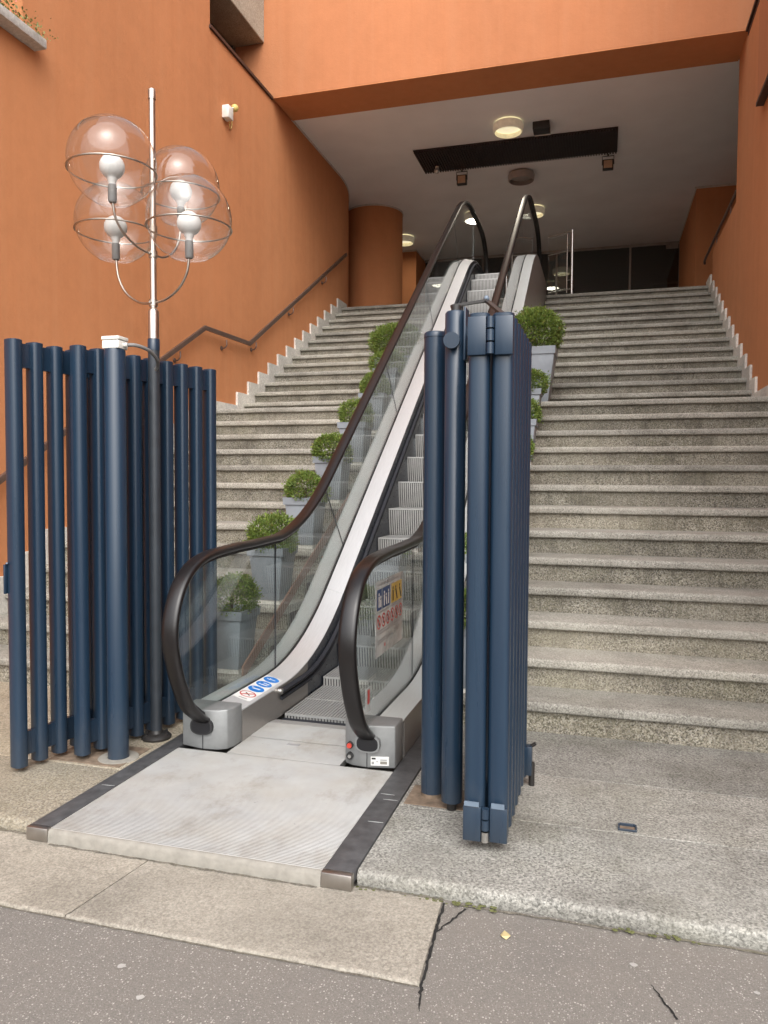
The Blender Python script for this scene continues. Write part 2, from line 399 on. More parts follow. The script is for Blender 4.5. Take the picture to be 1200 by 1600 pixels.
# ------------------------------------------------------------------ ground
g = MB().sheet([(-400, -400), (400, -400), (400, 400), (-400, 400)], -0.056).build('asphalt_pavement', 'asphalt', recalc=False, smooth=0)
tag(g, kind='structure')
def ribbon(pts, wds, z, name, mat, parent):
    mb = MB(); P = [Vector((a, b_)) for a, b_ in pts]; vs_ = []
    for i, q in enumerate(P):
        d = (P[min(i + 1, len(P) - 1)] - P[max(i - 1, 0)]).normalized(); nn = Vector((-d.y, d.x)) * wds[i] / 2
        vs_ += [(q.x + nn.x, q.y + nn.y, z), (q.x - nn.x, q.y - nn.y, z)]
    mb.add(vs_, [(2 * i, 2 * i + 1, 2 * i + 3, 2 * i + 2) for i in range(len(P) - 1)])
    return mb.build(name, mat, parent, recalc=False, smooth=0)
def wiggle(a, b_, n, amp, w0, w1, seed):
    rr = random.Random(seed); pts = []; ws = []
    for i in range(n + 1):
        t = i / n; e = amp * math.sin(math.pi * t) * 1.0
        pts.append((a[0] + (b_[0] - a[0]) * t + rr.uniform(-amp, amp), a[1] + (b_[1] - a[1]) * t + rr.uniform(-amp, amp)))
        ws.append((w0 + (w1 - w0) * t) * rr.uniform(0.5, 1.4))
    return pts, ws
ribbon(*wiggle((0.1504, 2.1355), (0.2047, 2.0134), 14, 0.003, 0.003, 0.007, 3), -0.0535, 'crack', 'crack', g)
ribbon(*wiggle((-0.462, 2.20), (-0.40, 2.355), 12, 0.005, 0.006, 0.007, 4), -0.0535, 'crack', 'crack', g)
ribbon(*wiggle((-0.447, 1.95), (-0.43, 1.86), 8, 0.003, 0.008, 0.004, 5), -0.0535, 'crack', 'crack', g)
ribbon(*wiggle((-0.447, 1.945), (-0.470, 2.37), 30, 0.003, 0.007, 0.009, 6), -0.0533, 'crack', 'crack', g)
for i, (x, y, r) in enumerate([(0.107, 2.212, 0.012), (-1.145, 1.702, 0.013), (-1.27, 1.80, 0.014), (0.42, 2.18, 0.009)]):
    rr = random.Random(i); n = 11
    MB().sheet([(x + r * rr.uniform(0.7, 1.1) * math.cos(6.283 * k / n), y + 0.8 * r * rr.uniform(0.7, 1.1) * math.sin(6.283 * k / n)) for k in range(n)], -0.0528).build('gum_spot', 'gum', g, recalc=False, smooth=0)

# light concrete strip in front of the escalator
cs = thing('concrete_strip', (-1.4, 2.1, -0.056), None, None, kind='structure')
def slab(x0, x1, y0, y1, ztop, th, seed, rough=0.004, skew=(0, 0), q=1.0):
    """a stone with a slightly uneven front arris"""
    rr = random.Random(seed); n = max(2, int((x1 - x0) / 0.07)); mb = MB(); secs = []
    for i in range(n + 1):
        x = x0 + (x1 - x0) * i / n; e = rr.uniform(-rough, rough); d = rr.uniform(0, rough)
        sk = lambda y: x + (skew[0] if i == 0 else skew[1] if i == n else 0) * (y - y0)
        secs.append([(sk(y0), y0 + 0.012 * q + e, ztop - th), (sk(y0), y0 + e, ztop - 0.022 * q), (sk(y0), y0 + 0.006 * q + e, ztop - 0.008 * q - d * q), (sk(y0), y0 + 0.020 * q + e, ztop - d * 0.4 * q),
                     (sk(y0 + 0.05), y0 + 0.05 * q, ztop), (sk(y1), y1, ztop), (sk(y1), y1, ztop - th)])
    return mb.loft(secs)
for x0, x1, sd, sk in [(-8.0, -1.585, 11, (0, 0.14)), (-1.58, -0.453, 12, (0.14, -0.055))]:
    s2 = slab(x0, x1, 1.955, 2.372, -0.046, 0.05, sd, 0.003, sk, 0.3).build('paving_slab', 'concrete_strip', cs, smooth=50)

# granite paving in three rows, left and right of the escalator
base = MB().box(-8.2, -2.06, 2.41, 3.99, -0.055, -0.014).box(-0.765, 6.0, 2.41, 3.99, -0.055, -0.014).build('stone_pavement', 'mortar', smooth=0)
tag(base, kind='structure')
sd = 20
for (xa, xb, joints, matn) in ((-8.2, -2.058, [-5.6, -3.85], 'granite_paving_warm'), (-0.768, 6.0, [1.35, 3.6], 'granite_paving')):
    xs = [xa] + joints + [xb]
    for ri, (ya, yb) in enumerate(((2.380, 2.921), (2.929, 3.413), (3.420, 4.005))):
        off = 0.0 if ri == 0 else (0.45 if ri == 1 else -0.2)
        cuts = [xa] + [j + off for j in joints] + [xb]
        for i in range(len(cuts) - 1):
            sd += 1
            slab(cuts[i] + (0.003 if i else 0), cuts[i + 1] - (0.003 if i < len(cuts) - 2 else 0), ya, yb, random.Random(sd).uniform(-0.0015, 0.0015), 0.06, sd, 0.0035 if ri == 0 else 0.0012, (0, 0), 0.8 if ri == 0 else 0.12).build('paving_slab', matn, base, smooth=50)
# dark ribbons in the joint below the paving edge and along the concrete strip
for a_, b_, yq, zq, sd_ in ((-0.44, 6.0, 2.374, -0.0532, 61), (-0.76, -0.47, 2.373, -0.0445, 62), (-8.0, -2.06, 2.373, -0.0445, 63), (-1.95, -0.89, 2.327, -0.0445, 64)):
    ribbon(*wiggle((a_, yq), (b_, yq), max(30, int((b_ - a_) * 40)), 0.0035, 0.011, 0.012, sd_), zq, 'joint_line', 'mortar', base)
ribbon(*wiggle((-8.0, 1.950), (-0.455, 1.950), 200, 0.002, 0.006, 0.006, 65), -0.0532, 'joint_line', 'mortar', base)
# moss in the front joint
for i, (x0, x1) in enumerate([(-0.86, -0.70), (-0.60, -0.47), (-0.46, -0.30), (0.05, 0.30), (-2.62, -2.50)]):
    rr = random.Random(i + 50); mb = MB()
    for k in range(26):
        x = rr.uniform(x0, x1); y = 2.374 + rr.uniform(-0.018, 0.006); r = rr.uniform(0.003, 0.009)
        mb.lathe([(r, 0), (r * 0.7, r * 0.15), (0.001, r * 0.22)], (x, y, -0.047), 7)
    mb.build('moss', 'moss', base, smooth=60)

# ------------------------------------------------------------------ staircases
def tread_profile(ya, yb, zt):
    th = 0.051; r = 0.02
    p = [(yb, zt), (yb, zt - th), (ya + 0.012, zt - th)]
    p += [(ya + 0.012 + 0.012 * math.cos(a), zt - th + 0.012 + 0.012 * math.sin(a)) for a in (R_(250), R_(225), R_(200), R_(180))]
    p += [(ya + r + r * math.cos(a), zt - r + r * math.sin(a)) for a in (R_(180), R_(157), R_(135), R_(112), R_(90))]
    return p
def staircase(name, x0, x1, label):
    st = thing(name, ((x0 + x1) / 2, Y0, 0), label, 'staircase')
    for k in range(1, 27):
        ya, z = yk(k), k * RI
        yb = yk(k + 1) + 0.035 if k < 26 else ya + 0.34
        rr = random.Random(k + int(x0 * 10)); n = 26; secs = []
        pr = tread_profile(ya, yb, z)
        for i in range(n + 1):
            x = x0 + (x1 - x0) * i / n; e = rr.uniform(-0.0025, 0.0025); d = rr.uniform(-0.0015, 0.001)
            secs.append([(x, y + (e if y < ya + 0.05 else 0), zz + (d if y < ya + 0.05 else 0)) for y, zz in pr])
        MB().loft(secs).build('tread', 'granite_tread', st, smooth=45)
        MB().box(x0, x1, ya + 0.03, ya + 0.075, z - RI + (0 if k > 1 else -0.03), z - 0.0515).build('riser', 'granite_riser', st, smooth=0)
    return st
staircase('granite_staircase', XL + 0.027, -1.975, 'worn granite staircase left of the escalator, climbing to the round column')
staircase('granite_staircase', -0.865, XR - 0.027, 'wide worn granite staircase right of the escalator, up to the glass doors')

# ------------------------------------------------------------------ the orange building
bl = thing('orange_building', (-1.4, 9.35, 0), 'orange stucco building with covered stair hall and white stepped skirting', 'building')
CEIL = 6.31
lw = MB()
lw.box(-5.6, XL, 4.875, 9.36, -0.05, 6.25)
lw.box(-5.6, XL, 1.0, 4.875, -0.05, 4.56)
lw.box(-5.6, XL, 4.875, 7.72, 6.25, 9.0)
lw.box(-5.6, XL, 1.0, 3.2, 4.56, 9.0)
lw.prism([(XL, 9.36)] + [(XL, 12.0)] + arc(XL - 3.0, 12.0, 3.0, 0, 24, 12)[1:] + [(-5.6, 13.22), (-5.6, 9.36)], 'z', -0.05, 6.5)
lwall = lw.build('wall', 'stucco', bl, smooth=30)
rwall = MB().box(XR, 2.6, 2.2, 9.36, -0.05, 6.25).box(XR, 2.6, 9.36, 9.9, -0.05, 6.5).box(XR, 1.72, 9.9, 11.85, -0.05, 4.60).build('wall', 'stucco', bl, smooth=0)
fwall = MB().box(-4.765, 6.0, 9.35, 10.0, 6.285, 9.0).build('front_wall', 'stucco_dimmed', bl, smooth=0)
MB().box(-4.20, XR, 9.352, 9.998, 6.27, 6.285).build('beam_soffit', 'stucco', bl, smooth=0)
MB().box(-9.5, 7.0, 10.0, 23.0, CEIL, CEIL + 0.35).build('ceiling', 'ceiling_paint', bl, smooth=0)
# pale trim line where walls meet the ceiling
trim = MB().box(XL, XL + 0.012, 10.0, 12.0, CEIL - 0.03, CEIL - 0.002)
trim.prism([(XL - 3.0 + 3.012 * math.cos(R_(a)), 12.0 + 3.012 * math.sin(R_(a))) for a in range(0, 25, 3)] + [(XL - 3.0 + 3.0 * math.cos(R_(a)), 12.0 + 3.0 * math.sin(R_(a))) for a in range(24, -1, -3)], 'z', CEIL - 0.03, CEIL - 0.002)
trim.box(1.43, 6.0, 14.088, 14.10, CEIL - 0.035, CEIL - 0.002).box(1.448, 1.46, 14.088, 17.1, CEIL - 0.03, CEIL - 0.002)
trim.box(-8, -3.95, 16.288, 16.30, CEIL - 0.035, CEIL - 0.002).box(-3.96, -3.948, 16.288, 17.1, CEIL - 0.03, CEIL - 0.002)
trim.build('ceiling_trim', 'white_trim', bl, smooth=0)
colx, coly = -4.20, 13.95
column = MB().lathe([(0.53, 4.16), (0.53, CEIL)], (colx, coly, 0), 48).build('column', 'stucco', bl, smooth=60)
MB().lathe([(0.533, CEIL - 0.03), (0.545, CEIL - 0.03), (0.545, CEIL - 0.002)], (colx, coly, 0), 48).build('column_trim', 'white_trim', column, smooth=60)
MB().box(-9.0, -3.96, 16.30, 17.2, 4.16, CEIL).build('inner_wall', 'stucco', bl, smooth=0)
MB().box(1.46, 6.5, 14.10, 17.2, 4.16, CEIL).build('inner_wall', 'stucco', bl, smooth=0)
MB().box(2.6, 6.5, 9.6, 9.9, 4.0, 6.5).build('inner_wall', 'stucco', bl, smooth=0)
MB().box(6.5, 6.8, 9.6, 17.2, 4.0, 6.5).build('inner_wall', 'stucco', bl, smooth=0)
MB().box(-9.3, -9.0, 12.0, 23.0, 4.0, 6.5).build('inner_wall', 'stucco', bl, smooth=0)
MB().box(-9.3, -5.6, 12.2, 12.5, 4.0, 6.5).build('inner_wall', 'stucco', bl, smooth=0)
MB().box(-9.3, 7.0, 12.372, 23.0, 4.0, ZT).box(1.73, 7.0, 9.9, 12.372, 4.0, ZT).build('upper_floor', 'floor_tile', bl, smooth=0)
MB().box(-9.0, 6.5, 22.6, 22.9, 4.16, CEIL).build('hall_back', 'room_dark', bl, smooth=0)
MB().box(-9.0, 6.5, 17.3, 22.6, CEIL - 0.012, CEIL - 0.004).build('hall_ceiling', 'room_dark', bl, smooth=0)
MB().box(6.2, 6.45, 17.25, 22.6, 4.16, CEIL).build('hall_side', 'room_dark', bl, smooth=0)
# coping strips, recess with window band, concrete bay boxes
MB().box(-4.78, XL + 0.025, 7.70, 9.349, 6.25, 6.285).build('coping', 'coping', bl, smooth=0)
MB().box(XR - 0.025, 2.6, 8.352, 9.349, 6.25, 6.285).build('coping', 'coping', bl, smooth=0)
MB().box(XR - 0.004, XR + 0.0, 2.2, 9.34, 6.2, 6.25).build('coping_lip', 'coping', bl, smooth=0)
rec = MB().box(-5.0, -4.77, 7.72, 9.35, 6.285, 7.0).build('band_window', 'dark_frame', bl, smooth=0)
for z in (6.36, 6.62, 6.86): MB().box(-4.769, -4.745, 7.72, 9.33, z, z + 0.05).build('window_frame', 'dark_wood', rec, smooth=0)
MB().box(-4.769, -4.735, 9.28, 9.345, 6.285, 6.98).build('window_frame', 'grey_metal_door', rec, smooth=0)
MB().box(-5.3, -4.324, 7.73, 9.348, 6.985, 8.8).build('concrete_bay', 'bay_concrete', bl, bevel=0.012, smooth=0)
MB().box(1.40, 2.5, 3.0, 8.35, 5.03, 8.8).build('stucco_bay', 'stucco_dimmed', bl, smooth=0)
MB().box(1.39, 2.5, 3.0, 8.36, 4.995, 5.03).build('bay_shadow_line', 'coping', bl, smooth=0)  # dark strip painting in the shadow gap beneath the bay
# window at upper left with sill
wd = MB().box(-4.75, -4.62, 3.2, 4.875, 4.56, 9.0).build('window', 'dark_frame', bl, smooth=0)
MB().box(-4.62, -4.57, 3.2, 4.87, 4.57, 4.66).box(-4.62, -4.57, 4.78, 4.87, 4.66, 8.9).build('window_frame', 'dark_wood', wd, smooth=0)
MB().box(-4.60, XL + 0.11, 3.0, 5.0, 4.565, 4.635).build('window_sill', 'marble', bl, bevel=0.006, smooth=40)
# stepped white skirting
def tiles(wall, xa, xb):
    for k in range(1, 27):
        y0, y1 = yk(k) - 0.155, yk(k) + 0.1405
        if k == 26: y1 = yk(k) + 0.30
        MB().box(xa, xb, y0, y1, (k - 1) * RI - (0.06 if k > 1 else 0), k * RI + 0.112).build('skirting_tile', 'marble', wall, bevel=0.0015, seg=1, smooth=0)
    ya, yb = yk(13) + 0.143, yk(14) - 0.157
    mid = (ya + yb) / 2
    for a, c in ((ya, mid - 0.0015), (mid + 0.0015, yb)):
        MB().box(xa, xb, a, c, 2.0, 13 * RI + 0.112).build('skirting_tile', 'marble', wall, bevel=0.0015, seg=1, smooth=0)
tiles(lwall, XL + 0.0005, XL + 0.026)
tiles(rwall, XR - 0.026, XR - 0.0005)
# ceiling panel of dark ribs
pn = MB().box(-2.84, 0.135, 11.44, 12.27, CEIL - 0.02, CEIL - 0.004).build('ceiling_panel', 'dark_wood', bl, smooth=0)
rb = MB()
nrib = 74
for i in range(nrib):
    x = -2.84 + 2.975 * (i + 0.5) / nrib; rb.box(x - 0.011, x + 0.011, 11.45, 12.26, CEIL - 0.045, CEIL - 0.0205)
tag(rb.build('panel_slats', 'dark_wood', pn, smooth=0), kind='stuff')
# glazed hall front
GY = 17.13
for i, (a, c) in enumerate(((-3.94, -2.6), (-2.56, -1.05), (-1.01, 0.47), (0.51, 1.455))):
    pane = MB().box(a, c, GY, GY + 0.012, 4.17, 6.25).build('glass_pane', 'front_glass', bl, smooth=0)
    MB().box(c, c + 0.04, GY - 0.02, GY + 0.03, 4.165, 6.25).build('mullion', 'lamp_off', pane, smooth=0)
MB().box(-3.955, 1.455, GY - 0.025, GY + 0.035, 6.251, 6.30).build('glazing_head', 'lamp_off', bl, smooth=0)
dr = MB().box(0.95, 1.42, GY + 0.05, GY + 0.09, 4.17, 5.45).build('door', 'grey_metal_door', bl, smooth=0)
MB().box(0.93, 1.45, GY + 0.04, GY + 0.10, 5.452, 5.49).build('door_head', 'lamp_off', dr, smooth=0)
MB().box(0.09, 0.33, GY - 0.006, GY - 0.001, 4.42, 4.74).build('notice', 'paper', bl, smooth=0)
MB().box(1.20, 1.44, GY - 0.03, GY - 0.001, 6.16, 6.24).build('door_closer', 'lamp_off', bl, smooth=0)

# ------------------------------------------------------------------ wall handrails
def flat_rail(pts, wx, hz):
    """rectangular bar along a polyline in the plane x = const"""
    secs = []; P = [Vector(p) for p in pts]
    for i, q in enumerate(P):
        d = (P[min(i + 1, len(P) - 1)] - P[max(i - 1, 0)]).normalized(); nn = Vector((0, -d.z, d.y))
        k = 1.0
        if 0 < i < len(P) - 1:
            a = (P[i + 1] - P[i]).normalized(); k = 1.0 / max(0.5, abs(nn.dot(Vector((0, -a.z, a.y)))))
        secs.append([tuple(q + Vector((sx * wx / 2, 0, 0)) + nn * (sz * hz / 2 * k)) for sx, sz in ((-1, -1), (1, -1), (1, 1), (-1, 1))])
    return MB().loft(secs)
hl = thing('handrail', (-4.15, 8.0, 2.9), 'dark bronze handrail kinked along the left orange wall', 'handrail')
flat_rail([(-4.15, 12.18, 5.06), (-4.15, 8.54, 2.96), (-4.15, 7.46, 2.945), (-4.15, 3.9, 0.96)], 0.028, 0.05).build('rail', 'handrail_bronze', hl, bevel=0.004, smooth=40)
for y, z in ((11.2, 4.47), (9.9, 3.72), (8.72, 3.04), (7.95, 2.93), (6.95, 2.64), (5.6, 1.89)):
    MB().tube(spline([(-4.15, y, z - 0.03), (-4.15, y, z - 0.09), (-4.18, y, z - 0.12), (-4.219, y, z - 0.12)], 5), 0.008, 8).cyl((-4.219, y, z - 0.12), (-4.21, y, z - 0.12), 0.025, 14).build('bracket', 'handrail_bronze', hl)
hr = thing('handrail', (1.47, 11.0, 4.74), 'slim bronze handrail on the low right parapet wall by the glass doors', 'handrail')
MB().tube(spline([(1.47, 9.905, 4.74), (1.47, 11.0, 4.74), (1.47, 12.4, 4.74), (1.47, 12.85, 4.735), (1.48, 12.93, 4.70)], 6), 0.018, 10).build('rail', 'handrail_bronze', hr)
for y in (10.4, 11.6): MB().cyl((1.475, y, 4.60), (1.475, y, 4.735), 0.008, 8).build('bracket', 'handrail_bronze', hr)

# ------------------------------------------------------------------ escalator
es = thing('escalator', (XC, 3.3, 0), 'steel and glass escalator with black handrails between the two staircases', 'escalator')
def soft(x, w_): return 0.0 if x < -w_ else (x if x > w_ else (x + w_) ** 2 / (4 * w_))
def zline(Y, z0, y1, w_): return z0 + S_ * (soft(Y - y1, w_) - soft(Y - y1 - ZT / S_, w_))
def zhand(Y): return zline(Y, 0.96, 4.478, 0.5)
def zdeck(Y): return zline(Y, 0.195, 4.447, 0.5)
def zstep(Y): return zline(Y, 0.0, 4.576, 0.38)
def stations(a, c):
    ys = [a]
    while ys[-1] < c - 1e-6:
        y = ys[-1]; step = 0.08 if (3.8 < y < 5.1 or 9.6 < y < 10.9) else 0.4
        ys.append(min(c, y + step))
    return ys
lower_end = [(3.36, 0.112), (3.30, 0.125), (3.20, 0.185), (3.105, 0.27), (3.012, 0.443), (2.972, 0.625), (3.025, 0.787), (3.14, 0.892), (3.316, 0.942), (3.62, 0.96)]
upper_end = [(11.45, ZT + 0.96), (11.8, ZT + 0.93), (12.08, ZT + 0.82), (12.28, ZT + 0.62), (12.32, ZT + 0.42), (12.2, ZT + 0.22), (11.98, ZT + 0.12)]
hp = [(p_.x, p_.y) for p_ in spline([(a, c, 0) for a, c in lower_end], 6)]
hp += [(y, zhand(y)) for y in stations(3.75, 11.3)]
hp += [(p_.x, p_.y) for p_ in spline([(a, c, 0) for a, c in upper_end], 6)]
HPROF = [(-0.040, -0.003), (-0.0385, 0.006), (-0.033, 0.0125), (-0.020, 0.0155), (0, 0.0165), (0.020, 0.0155), (0.033, 0.0125), (0.0385, 0.006), (0.040, -0.003), (0.036, -0.012), (0.026, -0.0165), (0.013, -0.0175), (-0.013, -0.0175), (-0.026, -0.0165), (-0.036, -0.012)]
for s in (-1, 1):
    xg = XC + s * 0.415
    secs = []
    for i, (y, z) in enumerate(hp):
        a = hp[max(i - 1, 0)]; c = hp[min(i + 1, len(hp) - 1)]
        d = Vector((c[0] - a[0], c[1] - a[1])).normalized(); nn = Vector((-d.y, d.x))
        secs.append([(xg + u, y + nn.x * v_, z + nn.y * v_) for u, v_ in HPROF])
    MB().loft(secs).build('handrail', 'rubber_handrail', es, smooth=60)
    # guide profile under the handrail
    secs = []
    core = [q for q in hp if True][8:-8]
    for i, (y, z) in enumerate(core):
        a = core[max(i - 1, 0)]; c = core[min(i + 1, len(core) - 1)]
        d = Vector((c[0] - a[0], c[1] - a[1])).normalized(); nn = Vector((-d.y, d.x))
        secs.append([(xg + u, y + nn.x * v_, z + nn.y * v_) for u, v_ in ((-0.012, -0.017), (0.012, -0.017), (0.012, -0.034), (-0.012, -0.034))])
    MB().loft(secs).build('handrail_guide', 'black_rubber', es, smooth=60)
    # balustrade panes
    def shift(yb): return -0.40 * (soft(yb - 4.5, 0.3) - soft(yb - 5.1, 0.3) - soft(yb - 9.9, 0.3) + soft(yb - 10.5, 0.3)) / 0.6
    joints = [4.108, 5.33, 6.85, 8.37, 9.89, 11.05]
    t2 = 0.005
    lo = [(y - 0.0, z) for y, z in hp if y < 4.1 and hp.index((y, z)) > 9]
    lo = []
    for i, (y, z) in enumerate(hp):
        if i < 10 or y > 4.08: continue
        a = hp[i - 1]; c = hp[i + 1]; d = Vector((c[0] - a[0], c[1] - a[1])).normalized()
        lo.append((y + d.y * 0.028, z - d.x * 0.028))
        if y > 3.9 and z > 0.5 and i > 60: pass
    lo = [q for q in lo if q[0] < 4.07]
    poly = [(3.36, 0.19)] + lo + [(4.106, 0.93), (4.106, 0.19)]
    MB().prism(poly, 'x', xg - t2, xg + t2).build('glass_pane', 'balustrade_glass', es, smooth=0)
    for j in range(len(joints) - 1):
        a, c = joints[j] + 0.003, joints[j + 1] - 0.003; n = max(6, int((c - a) / 0.09)); secs = []
        for i in range(n + 1):
            yb = a + (c - a) * i / n; yt = yb + shift(yb)
            zb, zt = zdeck(yb) - 0.012, zhand(yt) - 0.028
            secs.append([(xg - t2, yb, zb), (xg + t2, yb, zb), (xg + t2, yt, zt), (xg - t2, yt, zt)])
        MB().loft(secs).build('glass_pane', 'balustrade_glass', es, smooth=0)
    for yb in joints:
        yt = yb + shift(yb); zb, zt = zdeck(yb) - 0.005, zhand(yt) - 0.028
        MB().loft([[(xg - 0.0045, q[0] - 0.0022, q[1]), (xg + 0.0045, q[0] - 0.0022, q[1]), (xg + 0.0045, q[0] + 0.0022, q[1]), (xg - 0.0045, q[0] + 0.0022, q[1])] for q in ((yb, zb), (yt, zt))]).build('glass_joint', 'skirt_dark', es, smooth=0)
    up = []
    for i, (y, z) in enumerate(hp):
        if y < 11.06 or i > len(hp) - 9: continue
        a = hp[i - 1]; c = hp[i + 1]; d = Vector((c[0] - a[0], c[1] - a[1])).normalized()
        up.append((y + d.y * 0.028, z - d.x * 0.028))
    poly = [(11.054, ZT + 0.19), (11.054, ZT + 0.93)] + up + [(11.9, ZT + 0.19)]
    MB().prism(poly, 'x', xg - t2, xg + t2).build('glass_pane', 'balustrade_glass', es, smooth=0)
    # decks, skirts, claddings
    def strip(o0, dz0, o1, dz1, a, c, th=0.006):
        secs = []
        for y in stations(a, c):
            z = zdeck(y); secs.append([(XC + s * o0, y, z + dz0), (XC + s * o1, y, z + dz1), (XC + s * o1, y, z + dz1 - th), (XC + s * o0, y, z + dz0 - th)])
        return MB().loft(secs)
    cuts = [3.42, 4.95, 6.95, 8.95, 10.35, 12.05]
    for a, c in zip(cuts[:-1], cuts[1:]):
        strip(0.403, 0.0, 0.285, -0.030, a + 0.001, c - 0.001).build('inner_deck', 'deck_steel', es, smooth=30)
        strip(0.427, 0.0, 0.540, -0.012, a + 0.001, c - 0.001).build('outer_deck', 'outer_steel', es, smooth=30)
    strip(0.428, -0.012, 0.402, -0.012, 3.42, 12.05).build('glass_gasket', 'black_rubber', es, smooth=30)
    secs = []
    for y in stations(3.42, 12.05):
        z = zdeck(y); zl = max(-0.01, zstep(y) - 0.30) if y > 4.2 else -0.01
        secs.append([(XC + s * 0.286, y, z - 0.037), (XC + s * 0.296, y, z - 0.037), (XC + s * 0.296, y, zl), (XC + s * 0.286, y, zl)])
    ys_ = stations(3.42, 12.05)
    nlow = max(i for i, y in enumerate(ys_) if y < 4.35)
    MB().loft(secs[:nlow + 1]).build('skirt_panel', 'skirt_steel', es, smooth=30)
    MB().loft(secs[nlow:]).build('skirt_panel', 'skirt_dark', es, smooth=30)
    # brush strip that swells out over the steps
    for (dz, ww) in ((0.125, 0.020), (0.085, 0.014)):
        pts = [(XC + s * 0.283, y, zstep(y) + dz) for y in stations(3.88, 11.6)]
        secs = [[(p_[0], p_[1], p_[2]), (p_[0], p_[1], p_[2] + 0.022), (p_[0] - s * ww, p_[1], p_[2] + 0.012), (p_[0] - s * ww, p_[1], p_[2])] for p_ in pts]
        MB().loft(secs).build('skirt_brush', 'brush', es, smooth=30)
    MB().cyl((XC + s * 0.285, 3.86, 0.14), (XC + s * 0.262, 3.86, 0.14), 0.016, 12).build('brush_cap', 'rail_steel', es)
    secs = []
    for y in stations(3.45, 12.3):
        z = zdeck(y) if y < 12.05 else zdeck(12.05)
        zl = max(-0.03, z - 1.15)
        secs.append([(XC + s * 0.541, y, z - 0.012), (XC + s * 0.531, y, z - 0.012), (XC + s * 0.531, y, zl), (XC + s * 0.541, y, zl)])
    MB().loft(secs).build('side_cladding', 'skirt_steel', es, smooth=30)
    # lower newel
    inn, out, mid = XC + s * 0.286, XC + s * 0.541, xg
    poly = [(out, 3.285), (mid, 3.258), (inn + s * 0.055, 3.268), (inn + s * 0.015, 3.292), (inn, 3.335), (inn, 3.419), (out, 3.419)]
    nw = MB().prism(poly, 'z', 0.004, 0.198).build('newel', 'newel_alu', es, bevel=0.006, smooth=50)
    n = 28; ring = []; inner = []
    for i in range(n):
        t = 2 * math.pi * i / n; cx_, cz_ = math.cos(t), math.sin(t)
        sq = lambda v_: math.copysign(abs(v_) ** 0.75, v_)
        ring.append((mid + s * 0.004 + 0.058 * sq(cx_), 0.118 + 0.040 * sq(cz_)))
        inner.append((mid + s * 0.004 + 0.050 * sq(cx_), 0.118 + 0.033 * sq(cz_)))
    MB().prism(ring, 'y', 3.246, 3.27).build('inlet_collar', 'black_rubber' if s < 0 else 'newel_alu', nw, smooth=50)
    MB().prism(inner, 'y', 3.2445, 3.262).build('inlet', 'hole', nw, smooth=50)
    MB().box(mid - 0.0012, mid + 0.0012, 3.255, 3.262, 0.006, 0.078).build('newel_seam', 'hole', nw, smooth=0)
    # upper newel cap
    MB().prism([(min(inn, out), 12.051), (max(inn, out), 12.051), (max(inn, out), 12.28), (min(inn, out), 12.28)], 'z', ZT, ZT + 0.18).build('upper_newel', 'newel_alu', es, bevel=0.02, smooth=50)
    if s > 0:
        bt = MB().cyl((XC + 0.332, 3.282, 0.100), (XC + 0.332, 3.257, 0.100), 0.0155, 20).build('button_collar', 'ink_black', nw)
        MB().cyl((XC + 0.332, 3.259, 0.100), (XC + 0.332, 3.249, 0.100), 0.0115, 20).build('stop_button', 'red_button', nw)
        MB().cyl((XC + 0.332, 3.282, 0.050), (XC + 0.332, 3.257, 0.050), 0.0165, 20).build('key_switch', 'ink_black', nw)
        MB().cyl((XC + 0.332, 3.258, 0.050), (XC + 0.332, 3.252, 0.050), 0.008, 16).build('key_cylinder', 'rail_steel', nw)
        pl = MB().box(mid + 0.018, mid + 0.098, 3.2585, 3.264, 0.018, 0.058)
        pl.v = [(x, y + (x - mid) * 0.216 - 0.005, z) for x, y, z in pl.v]
        plate = pl.build('data_plate', 'paper', nw, smooth=0)
        for (a0, a1, c0, c1, mt) in ((0.022, 0.040, 0.046, 0.054, 'ink_black'), (0.022, 0.033, 0.024, 0.036, 'ink_grey'), (0.042, 0.052, 0.034, 0.038, 'ink_grey'), (0.060, 0.090, 0.042, 0.047, 'ink_grey'), (0.060, 0.090, 0.025, 0.038, 'cement_ring')):
            q = MB().box(mid + a0, mid + a1, 3.2572, 3.2586, c0, c1)
            q.v = [(x, y + (x - mid) * 0.216 - 0.005, z) for x, y, z in q.v]; q.build('plate_print', mt, plate, smooth=0)
# steps: ribbed L profile, one shared mesh
P_ = 0.307
def ribbed(profile_yz, x0, x1, pitch, depth, nrm):
    """extrude a yz profile across x with grooves cut along the local normal"""
    mb = MB(); n = int((x1 - x0) / pitch); secs = []
    for i in range(n):
        x = x0 + i * pitch
        for dx, dd in ((0.0, 0), (pitch * 0.66, 0), (pitch * 0.70, -depth), (pitch * 0.96, -depth)):
            secs.append([(x + dx, y + q[0] * dd, z + q[1] * dd) for (y, z), q in zip(profile_yz, nrm)])
    return mb.loft(secs, close=False, caps=False)
def groove(me, npl, key='groove'):
    me.materials.append(M[key])
    for i, pg in enumerate(me.polygons):
        if (i // (npl - 1)) % 4 != 0: pg.material_index = 1
    return me
rp = []; rn = []
for i in range(9):
    t = i / 8; a = R_(8 + 42 * t)
    z = -0.235 * (1 - t); yb_ = 0.030 * (1 - t) ** 2 - 0.0 + 0.012 * (1 - t)
    rp.append((yb_, z)); rn.append((-1, 0))
me_r = groove(ribbed(rp, -0.276, 0.276, 0.0184, 0.010, rn).mesh('riser', 'step_alu', smooth=0, recalc=True), 9)
tp = [(0.0, 0.0), (0.10, 0.0), (0.20, 0.0), (P_ + 0.03, 0.0)]
me_t = groove(ribbed(tp, -0.276, 0.276, 0.0184, 0.009, [(0, 1)] * 4).mesh('tread', 'tread_alu', smooth=0, recalc=True), 4, 'groove_pale')
